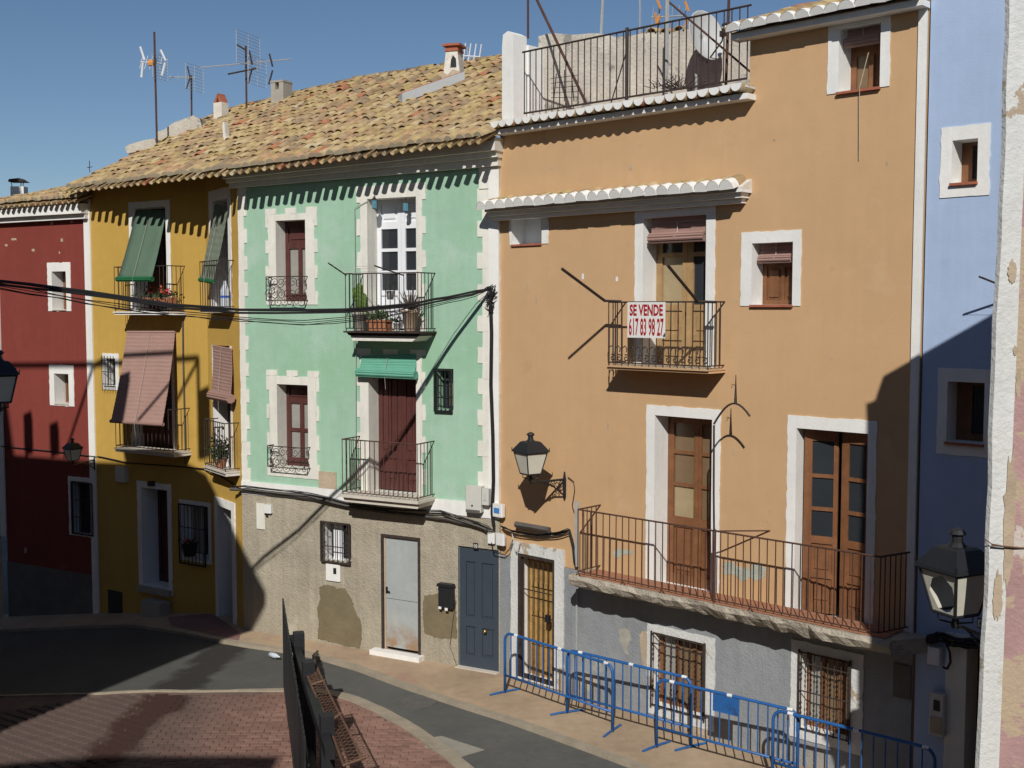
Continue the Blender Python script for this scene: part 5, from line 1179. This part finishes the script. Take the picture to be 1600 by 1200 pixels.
MB().lathe([(.075, 0), (.08, .02), (.08, .32), (.05, .40), (.025, .45), (.025, .49)], 12).build('body', 'bottle', o, True); MB().lathe([(.082, .19), (.082, .23)], 12, cap=False).build('band', 'bottleblue', o)
u, v = WJ.uv(345, 700, .1); o = wthing(WJ, 'balcony_plant', 'dark leafy plant on the lower balcony at the yellow corner', 'plant', .95, -.13, WJ.v(345, 733, .2)+.005)
MB().lathe([(.08, 0), (.11, .16), (.1, .16), (.001, .14)], 10).build('pot', 'terracotta', o); m = MB(); leaves(m, (0, 0, .16), 320, .2, .28, .09, .022); tag(m.build('foliage', 'leafdark', o), kind='stuff')
u, v = WY.uv(300, 860, .1); o = wthing(WY, 'window_pot', 'dark hanging pot of flowers behind the yellow house window grille', 'plant pot', u, -.16, WY.v(303, 868, .1))
MB().lathe([(.1, 0), (.15, .2), (.16, .22), (.14, .22), (.001, .2)], 12).build('pot', 'black', o); m = MB(); leaves(m, (0, 0, .2), 120, .12, .08, .06, .02); tag(m.build('foliage', 'leafdark', o), kind='stuff'); m = MB(); leaves(m, (0, 0, .25), 40, .1, .06, .03, .02); m.build('blossom', 'flower2', o)

# cables
def cable(name, label, pts, r_, mat='cable', n=1, spread=.0, sag=0, group='street cables'):
    o = None; m = MB()
    for k in range(n):
        q = []; ox = [random.gauss(0, spread) for _ in range(3)]
        for i, (a, b) in enumerate(zip(pts, pts[1:])):
            a, b = Vector(a), Vector(b)
            for j in range(8 if sag else 3):
                t = j/(8 if sag else 3); e = min(1, 4*(t if i == 0 else 1), 4*((1-t) if i == len(pts)-2 else 1)); q.append(a.lerp(b, t)+Vector((ox[0]*e, ox[1]*e, ox[2]*e-sag*4*t*(1-t)+(random.gauss(0, spread*.25) if not sag else 0))))
        q.append(Vector(pts[-1])); m.tube(q, r_*random.uniform(.7, 1.2) if n > 1 else r_, 5)
    return tag(m.build(name, mat), label, 'cable', group)
P0 = WG.w(*WG.p(765, 452, .06))
pts = [P0]+[at(x, y, Y) for x, y, Y in ((700, 466, 17.35), (640, 477, 16.85), (540, 486, 15.9), (375, 486, 15.0), (270, 478, 14.4), (140, 458, 13.8), (0, 441, 13.1), (-90, 428, 12.7))]
cable('overhead_cable', 'thick black overhead cable bundle crossing the street in front of the houses', pts, .013, n=3, spread=.012)
pts2 = [P0]+[at(x, y, Y) for x, y, Y in ((700, 470, 17.4), (600, 492, 16.5), (480, 504, 15.6), (375, 497, 15.0), (270, 489, 14.4), (140, 470, 13.8), (0, 446, 13.1), (-90, 430, 12.7))]
cable('overhead_cable', 'thin slack wires hanging just below the thick overhead cable bundle', pts2, .006, n=4, spread=.03)
W = WG
cable('wall_cable', 'cable bundle running down the green house pilaster', [W.w(*W.p(x, y, .09)) for x, y in ((766, 455), (768, 520), (767, 600), (770, 680), (771, 750), (769, 800), (772, 828))], .012, n=5, spread=.012)
cable('wall_cable', 'tangled knot of wires where the overhead cables meet the pilaster', [W.w(*W.p(x, y, .11)) for x, y in ((758, 452), (770, 446), (764, 462), (773, 456), (760, 468), (768, 474), (763, 486))], .006, n=7, spread=.03)
cable('conduit', 'sagging dark conduit along the top of the grey ground floor', [W.w(*W.p(x, y, .09)) for x, y in ((360, 764), (420, 770), (470, 776), (500, 780), (540, 791), (600, 800), (655, 806), (700, 812), (745, 822), (760, 829))], .028, 'conduit', n=2, spread=.012)
cable('wall_cable', 'loose black wires lying along the conduit', [W.w(*W.p(x, y, .11)) for x, y in ((366, 760), (420, 766), (480, 772), (540, 787), (600, 797), (690, 801), (750, 820), (772, 830))], .007, n=5, spread=.02)
cable('wall_cable', 'thin grey cable looping down beside the green balcony doors', [W.w(*W.p(x, y, .03)) for x, y in ((575, 314), (554, 325), (555, 420), (556, 540), (556, 640), (556, 760), (560, 784))], .006, 'pipe')
cable('wall_cable', 'two thin wires hanging beside the blue door', [W.w(*W.p(x, y, .03)) for x, y in ((712, 940), (706, 985), (703, 1010), (712, 1035), (716, 1052))], .005, n=2, spread=.015)
W = WO
cable('wall_cable', 'dark cables from the corner to the long balcony', [W.w(*W.p(x, y, .08)) for x, y in ((783, 822), (800, 830), (840, 836), (870, 834), (890, 828), (896, 850), (899, 885))], .010, n=5, spread=.015)
cable('splice_sleeve', 'thick black cable sleeve above the barred door', [W.w(*W.p(x, y, .12)) for x, y in ((806, 819), (830, 823), (858, 828))], .05, 'conduit')
cable('wall_cable', 'thin cable from the lantern bracket down to the balcony pipe', [W.w(*W.p(x, y, .03)) for x, y in ((887, 745), (896, 752), (898, 765), (894, 790), (897, 800))], .006)
cable('downpipe', 'grey pipe at the left end of the long balcony', [W.w(*W.p(x, y, .06)) for x, y in ((901, 783), (901, 830), (901, 885))], .03, 'pipe')
cable('downpipe', 'thin grey pipe on the plinth under the long balcony', [W.w(*W.p(x, y, .04)) for x, y in ((901, 920), (901, 980), (901, 1020))], .014, 'pipe')
for k, (x0, y0, x1, y1, lab) in enumerate(((772, 848, 800, 850, 'wire loop under the white cable boxes'), (800, 834, 812, 846, 'short wire loop above the barred door surround'))):
    cable('wall_cable', lab, [W.w(*W.p(x0+(x1-x0)*t, y0+(y1-y0)*t+22*math.sin(PI*t), .1)) for t in (0, .25, .5, .75, 1)] if k else [WG.w(*WG.p(768, 848, .1)), WG.w(*WG.p(771, 862, .1)), W.w(*W.p(788, 866, .1)), W.w(*W.p(797, 858, .1)), W.w(*W.p(802, 842, .1))], .006, 'pvc' if k else 'cable', n=2, spread=.012)
W = WY
cable('downpipe', 'thin pipe running down the yellow front between the balconies', [W.w(*W.p(x, y, .03)) for x, y in ((285, 478), (286, 560), (288, 640), (290, 725))], .014, 'conduit')
cable('wall_cable', 'cable line across the yellow wall below the balconies', [W.w(*W.p(x, y, .03)) for x, y in ((152, 713), (178, 719), (200, 724), (260, 728), (318, 733))]+[WJ.w(*WJ.p(x, y, .03)) for x, y in ((345, 745), (372, 762))], .012, n=2, spread=.006)
cable('wall_cable', 'cable line sagging across the red wall', [WR.w(*WR.p(x, y, .03)) for x, y in ((2, 697), (50, 702), (100, 707), (150, 714))], .012)
W = WB
cable('wall_cable', 'dark tangle of cables under the broken lantern', [W.w(*W.p(x, y, .1)) for x, y in ((1448, 998), (1470, 992), (1490, 1000), (1520, 1003), (1560, 1004))], .014, n=7, spread=.03)
cable('wall_cable', 'black hose looping beside the pale junction box', [W.w(*W.p(x, y, .1)) for x, y in ((1478, 1004), (1484, 1020), (1485, 1035), (1480, 1045), (1473, 1042))], .014)

# barriers
def barrier(label, p0, p1, plate=False, feet=()):
    d = Vector((p1[0]-p0[0], p1[1]-p0[1], 0)); L_ = d.length; o = thing('crowd_barrier', label, 'barrier', (p0[0], p0[1], gz(*p0[:2])+.03), math.atan2(d.y, d.x), 'blue crowd barriers')
    h = .92; R = .13; r_ = .021
    arc = lambda cx, s_: [(cx+s_*R*(1-math.cos(q)), 0, h-R+R*math.sin(q)) for q in [PI/2*i/5 for i in range(6)]]
    left = [(0, 0, .0), (0, 0, h-R)]+arc(0, 1)[1:]; right = [(L_, 0, 0), (L_, 0, h-R)]+arc(L_, -1)[1:]
    MB().tube(left+right[::-1], r_, 8).build('frame', 'barrier', o, True)
    MB().tube([(0, 0, .27), (L_, 0, .27)], r_*.85, 8).build('lower_rail', 'barrier', o, True)
    n = int(L_/.13); bm = MB().tube([(0, 0, .27), (0, 0, h-.005)], .009, 6).mesh('bar', 'barrier')
    for i in range(1, n): inst('bar', bm, o, (L_*i/n, 0, 0))
    fm = MB().tube([(0, -.26, .012), (0, -.1, .02), (0, .1, .02), (0, .26, .012)], .016, 6).mesh('foot', 'barrier')
    for x in (0, L_): inst('foot', fm, o, (x, 0, 0), (0, 0, random.uniform(-.5, .5)))
    for t in (.1, .52, .93): MB().tube([(L_*t, 0, h), (L_*t+.07, 0, h)], r_*1.06, 8).build('tape', 'tape', o)
    if plate: box_m('plate', 'barrier', L_*.42, -.012, h-.24, L_*.60, -.004, h-.02, o)
def goff(px, off):
    u = WO.u(px, 1130, off); p = WO.w(u, -off, 0); return (p.x, p.y)
barrier('leftmost blue crowd barrier in front of the barred door', goff(789, .62), goff(957, .76))
barrier('second blue crowd barrier, behind the leftmost, ending at the first basement window', goff(886, .64), goff(1080, .50))
barrier('third blue crowd barrier with a solid blue plate', goff(1026, .80), goff(1247, .64), True)
barrier('rightmost blue crowd barrier running into the shade', goff(1208, .78), goff(1462, .68))

# foreground fence
FA, FB = Vector((-1.86, 11.5, 0)), Vector((-3.45, 17.15, 0)); fd = (FB-FA).normalized(); fa = math.atan2(fd.y, fd.x); FL = (FB-FA).length
F = thing('slat_fence', 'black slatted fence seen end-on in the foreground', 'fence', (FA.x, FA.y, 0), fa)
SA, SB = Vector((-2.12, 11.5, 0)), Vector((-3.45, 17.1, 0)); sd = (SB-SA); sl = sd.length; sa = math.atan2(sd.y, sd.x)-fa
pm = MB().box(-.05, -.011, .05, .05, .011, 1.40).mesh('slat', 'fence'); ns = int(sl/.16); Fi = (Matrix.Translation((FA.x, FA.y, 0)) @ Matrix.Rotation(fa, 4, 'Z')).inverted()
for i in range(ns+1):
    q = Fi @ (SA+sd*(i/ns)); inst('slat', pm, F, (q.x, q.y, random.uniform(-.012, .012)), (0, 0, sa+random.gauss(0, .03)))
for z in (.3, 1.1):
    a, b = Fi @ SA, Fi @ SB; MB().tube([(a.x, a.y-.03, z), (b.x, b.y-.03, z)], .022, 4).build('slat_rail', 'fence', F)
po = MB().box(-.072, -.072, 0, .072, .072, 1.45).mesh('post', 'fence')
for px_, Yp in ((500, 12.0), (469, 13.85), (457.5, 15.1)):
    P_ = at(px_, 1000, Yp); t = (Vector((P_.x, P_.y, 0))-FA).dot(fd); inst('post', po, F, (t, -.03, 0))
for z in (.35, 1.22): box_m('rail', 'fence', 0, -.05, z-.06, FL-1.6, .049, z+.06, F)
g = thing('mesh_guard', 'rusty wire mesh strip leaning out from the black fence', 'mesh guard', (FA.x, FA.y, 0), fa)
ip = [(475, 1043, 14.2), (486, 1070, 13.45), (513, 1130, 12.35), (537, 1196, 11.2)]; op = [(491, 1033, 14.2), (505, 1064, 13.45), (531, 1116, 12.35), (567, 1185, 11.2)]
Mi = (Matrix.Translation((FA.x, FA.y, 0)) @ Matrix.Rotation(fa, 4, 'Z')).inverted()
I = [Mi @ at(*q) for q in ip]; O_ = [Mi @ at(*q) for q in op]
m = MB().tube(O_, .012, 6).tube(I, .012, 6)
for a, b in zip(I, O_): m.tube([a, b+(b-a)*.15], .014, 5)
m.build('frame', 'mesh', g)
m = MB()
for seg in range(3):
    for k in range(14):
        t = k/14; a, b = I[seg].lerp(I[seg+1], t), O_[seg].lerp(O_[seg+1], t); a2, b2 = I[seg].lerp(I[seg+1], min(1, t+.12)), O_[seg].lerp(O_[seg+1], min(1, t+.12)); m.tube([a, b2], .004, 3, False).tube([b, a2], .004, 3, False)
m.build('wire_mesh', 'mesh', g)
bt = gpt(429, 1029); o = thing('plastic_bottle', 'crushed clear bottle lying on the road beside the fence', 'bottle', (bt.x, bt.y, bt.z+.03)); MB().lathe([(.01, -.12), (.04, -.11), (.045, 0), (.035, .06), (.015, .1), (.015, .13)], 8).build('body', 'bottle', o, True, (0, 0, .02), (PI/2, .3, .9))

# antennas, dish and terrace clutter
def mast(label, px, py0, py1, Y, r_=.022, mat='brownbar'):
    a, b = at(px[0], py1, Y), at(px[1], py0, Y); o = thing('antenna', label, 'antenna', a, 0, 'roof antennas'); MB().tube([(0, 0, -.4), b-a], r_, 6).build('mast', mat, o); return o, a
def yagi(o, c, d, ln, n, el, ax, mat='alu', r_=.006):
    c, d, ax = Vector(c), Vector(d).normalized(), Vector(ax).normalized(); m = MB().tube([c-d*ln*.5, c+d*ln*.5], .013, 5)
    for i in range(n):
        p = c+d*ln*(-.46+.92*i/max(1, n-1)); m.tube([p-ax*el*.5, p+ax*el*.5], r_, 4)
    m.build('boom', mat, o)
def grid(o, c, w_, h_, mat='pipe', nrm=(1, 0, 0), n=9):
    c = Vector(c); x = Vector((.35, .9, 0)).normalized() if nrm else None; m = MB()
    for i in range(n):
        z = -h_/2+h_*i/(n-1); m.tube([c+x*-w_/2+Vector((0, 0, z)), c+x*w_/2+Vector((0, 0, z))], .005, 3)
    for s_ in (-1, 0, 1): m.tube([c+x*s_*w_/2+Vector((0, 0, -h_/2)), c+x*s_*w_/2+Vector((0, 0, h_/2))], .006, 3)
    m.build('reflector', mat, o)
o, a = mast('tall roof antenna with white blades at the left roof end', (245, 241), 50, 208, 24.8)
c = at(236, 98, 24.8)-a; yagi(o, c, (.8, .6, .05), .45, 5, .3, (.2, .2, 1), 'pvcwhite')
m = MB()
for x, y, x2, y2 in ((219, 73, 226, 94), (251, 78, 259, 95), (223, 98, 221, 121), (258, 98, 253, 118)): m.tube([at(x, y, 24.7)-a, at(x2, y2, 24.7)-a], .022, 5)
m.build('blades', 'pvcwhite', o); MB().lathe([(.06, -.06), (.07, 0), (.05, .06)], 8, tuple(c)).build('dipole_box', 'orangeplastic', o); grid(o, at(250, 105, 24.9)-a, .5, .5)
o, a = mast('small grid antenna on the left roof ridge', (299, 299), 118, 166, 25.6, .02)
yagi(o, at(285, 121, 25.5)-a, (1, .2, .02), .55, 4, .12, (0, .3, 1), 'pipe'); grid(o, at(304, 122, 25.6)-a, .62, .55, 'pipe'); m = MB().tube([at(293, 104, 25.6)-a, at(297, 120, 25.6)-a], .016, 5).tube([at(297, 122, 25.6)-a, at(291, 139, 25.6)-a], .016, 5); m.build('side_arms', 'iron', o)
o, a = mast('twin antenna mast with a long horizontal rod on the ridge', (385, 384), 72, 152, 25.8, .022)
yagi(o, at(384, 99, 25.7)-a, (1, .0, .09), 2.0, 2, .02, (0, 0, 1), 'alu'); grid(o, at(388, 78, 25.8)-a, .9, .7, 'pipe', n=11); grid(o, at(402, 112, 25.7)-a, .7, .6, 'pipe')
m = MB()
for x, y, x2, y2 in ((370, 70, 384, 78), (390, 80, 394, 101), (356, 116, 400, 107), (394, 107, 388, 130), (421, 84, 426, 104), (426, 110, 420, 132)): m.tube([at(x, y, 25.6)-a, at(x2, y2, 25.6)-a], .02, 5)
m.build('arms', 'iron', o)
o, a = mast('small white antenna behind the white chimney', (731, 730), 72, 112, 23.2, .014, 'alu'); yagi(o, at(737, 88, 23.2)-a, (1, .3, 0), .35, 4, .5, (.15, 0, 1), 'pvcwhite', .012)
o = thing('roof_spike', 'tiny dark antenna on the far left roof edge', 'antenna', at(140, 262, 25.2), 0, 'roof antennas'); MB().tube([(0, 0, -.1), (0, 0, .15)], .008, 4).tube([(-.05, 0, 0), (.06, 0, .02)], .008, 4).build('rod', 'iron', o)
o = thing('flue_cowl', 'white flue with a tin cowl behind the red house roof', 'flue', at(30, 296, 27.5)); o.scale = (.62, .62, .6); MB().box(-.25, -.2, -.6, .25, .2, .1).build('stack', 'white', o); MB().prism([(-.32, .28), (.32, .28), (.1, .42), (-.28, .38)], -.25, .25).tube([(-.2, -.15, .1), (-.25, -.15, .3)], .015, 4).tube([(.2, -.15, .1), (.25, -.15, .3)], .015, 4).tube([(0, .15, .1), (.02, .15, .3)], .015, 4).build('cowl', 'iron', o)
# terrace poles, dish, bits
def pole(label, a, b, r_, mat='brownbar'):
    o = thing('terrace_pole', label, 'pole', a, 0, 'roof terrace poles'); MB().tube([(0, 0, 0), Vector(b)-Vector(a)], r_, 6).build('tube', mat, o); return o
TY = lambda px, off: WO.w(*WO.p(px, 100, off))
def tp(px, py, off): return WO.w(*WO.p(px, py, off))
pole('iron pole rising behind the left terrace parapet', tp(825, 60, -.3), tp(825, -60, -.3), .02)
pole('long slanting iron strut at the left of the terrace', tp(916, 162, .0), tp(820, -40, -.6), .022)
pole('leaning grey terrace pole left of the railing post', tp(934, 150, -1.2), tp(945, -60, -1.2), .024, 'pipe')
pole('stout grey terrace pole right of the railing post', tp(1041, 146, -.4), tp(1043, -60, -.4), .03, 'pipe')
pole('slanting wire stay at the right of the terrace', tp(1172, 112, -.1), tp(1030, -10, -.5), .014)
pole('rusty thin pole in front of the satellite dish', tp(1134, 138, -.3), tp(1141, -60, -.3), .02)
pole('thin pale pole behind the terrace wall', tp(1000, 70, -3.4), tp(1000, -60, -3.4), .02, 'alu')
c = tp(1097, 60, -1.2); o = thing('satellite_dish', 'grey satellite dish behind the terrace railing', 'satellite dish', c, .55)
m = MB(); pr = [(.38*math.sin(t*PI/2), .10*(math.sin(t*PI/2))**2) for t in [i/6 for i in range(7)]]; pr[0] = (.002, 0)
m.lathe(pr, 20, cap=False); d = m.build('reflector', 'dish', o, True, (0, 0, 0), (math.radians(75), 0, 0)); d.scale = (.85, 1, 1); d.modifiers.new('thickness', 'SOLIDIFY').thickness = .012
MB().tube([(0, .05, 0), (0, .12, -.2), (0, .12, -1.0)], .022, 6).build('stand', 'pipe', o); MB().tube([(0, -.1, -.36), (0, -.42, -.12), (0, -.44, -.02)], .012, 5).box(-.03, -.5, -.06, .03, -.40, .02).build('receiver_arm', 'iron', o)
c = tp(1140, 78, -2.1); o = thing('water_can', 'white plastic can standing on the terrace wall', 'can', c); MB().lathe([(.12, 0), (.13, .03), (.13, .26), (.11, .32), (.115, .33), (.08, .36)], 12).build('body', 'pvcwhite', o, True); MB().lathe([(.12, .3605), (.12, .38), (.001, .385)], 12).build('lid', 'brownbar', o)
o, a = mast('orange-tipped antenna above the terrace', (1030, 1030), 2, 60, 19.0, .012, 'alu')
m = MB()
for x, y, x2, y2 in ((1027, 0, 1032, 14), (1024, 20, 1026, 38), (1031, 24, 1027, 36), (1070, 2, 1076, 18), (1074, 30, 1070, 48)): m.tube([at(x, y, 18.9)-a, at(x2, y2, 18.9)-a], .02, 5)
m.build('blades', 'orangeplastic', o); yagi(o, at(1045, 26, 19)-a, (1, .2, .1), .6, 6, .35, (.1, 0, 1), 'pipe')
c = tp(1052, 138, -.15); o = thing('dry_twigs', 'tangle of dry twigs on the terrace edge', 'twigs', c); m = MB()
for _ in range(60):
    p = Vector((random.gauss(0, .14), random.gauss(0, .06), 0)); m.tube([p, p+Vector((random.gauss(0, .12), random.gauss(0, .06), abs(random.gauss(.08, .08))))], .005, 3, False)
m.build('twigs', 'iron', o)
c = tp(882, 158, -.3); o = thing('coat_rack', 'bent wire rack standing on the terrace floor', 'rack', c); m = MB()
for k in range(5): m.tube([(-.2, 0, .05+.07*k), (.2, .05, .07+.08*k)], .005, 3)
m.tube([(-.16, 0, 0), (-.12, 0, .4)], .007, 4).tube([(.14, 0, 0), (.1, 0, .42)], .007, 4).tube([(0, .02, 0), (0, .02, .46)], .007, 4); m.build('wires', 'iron', o)
RH = bpy.data.objects['red_house']
for x, y, w_, h_ in RED_CHIPS:
    MB().prism(blob(WR, [(x-w_/2, y-h_/2), (x+w_/2, y-h_/2), (x+w_/2, y+h_/2), (x-w_/2, y+h_/2)], rag=.006), -.003, -.0004).build('paint_chip', 'bare', RH)
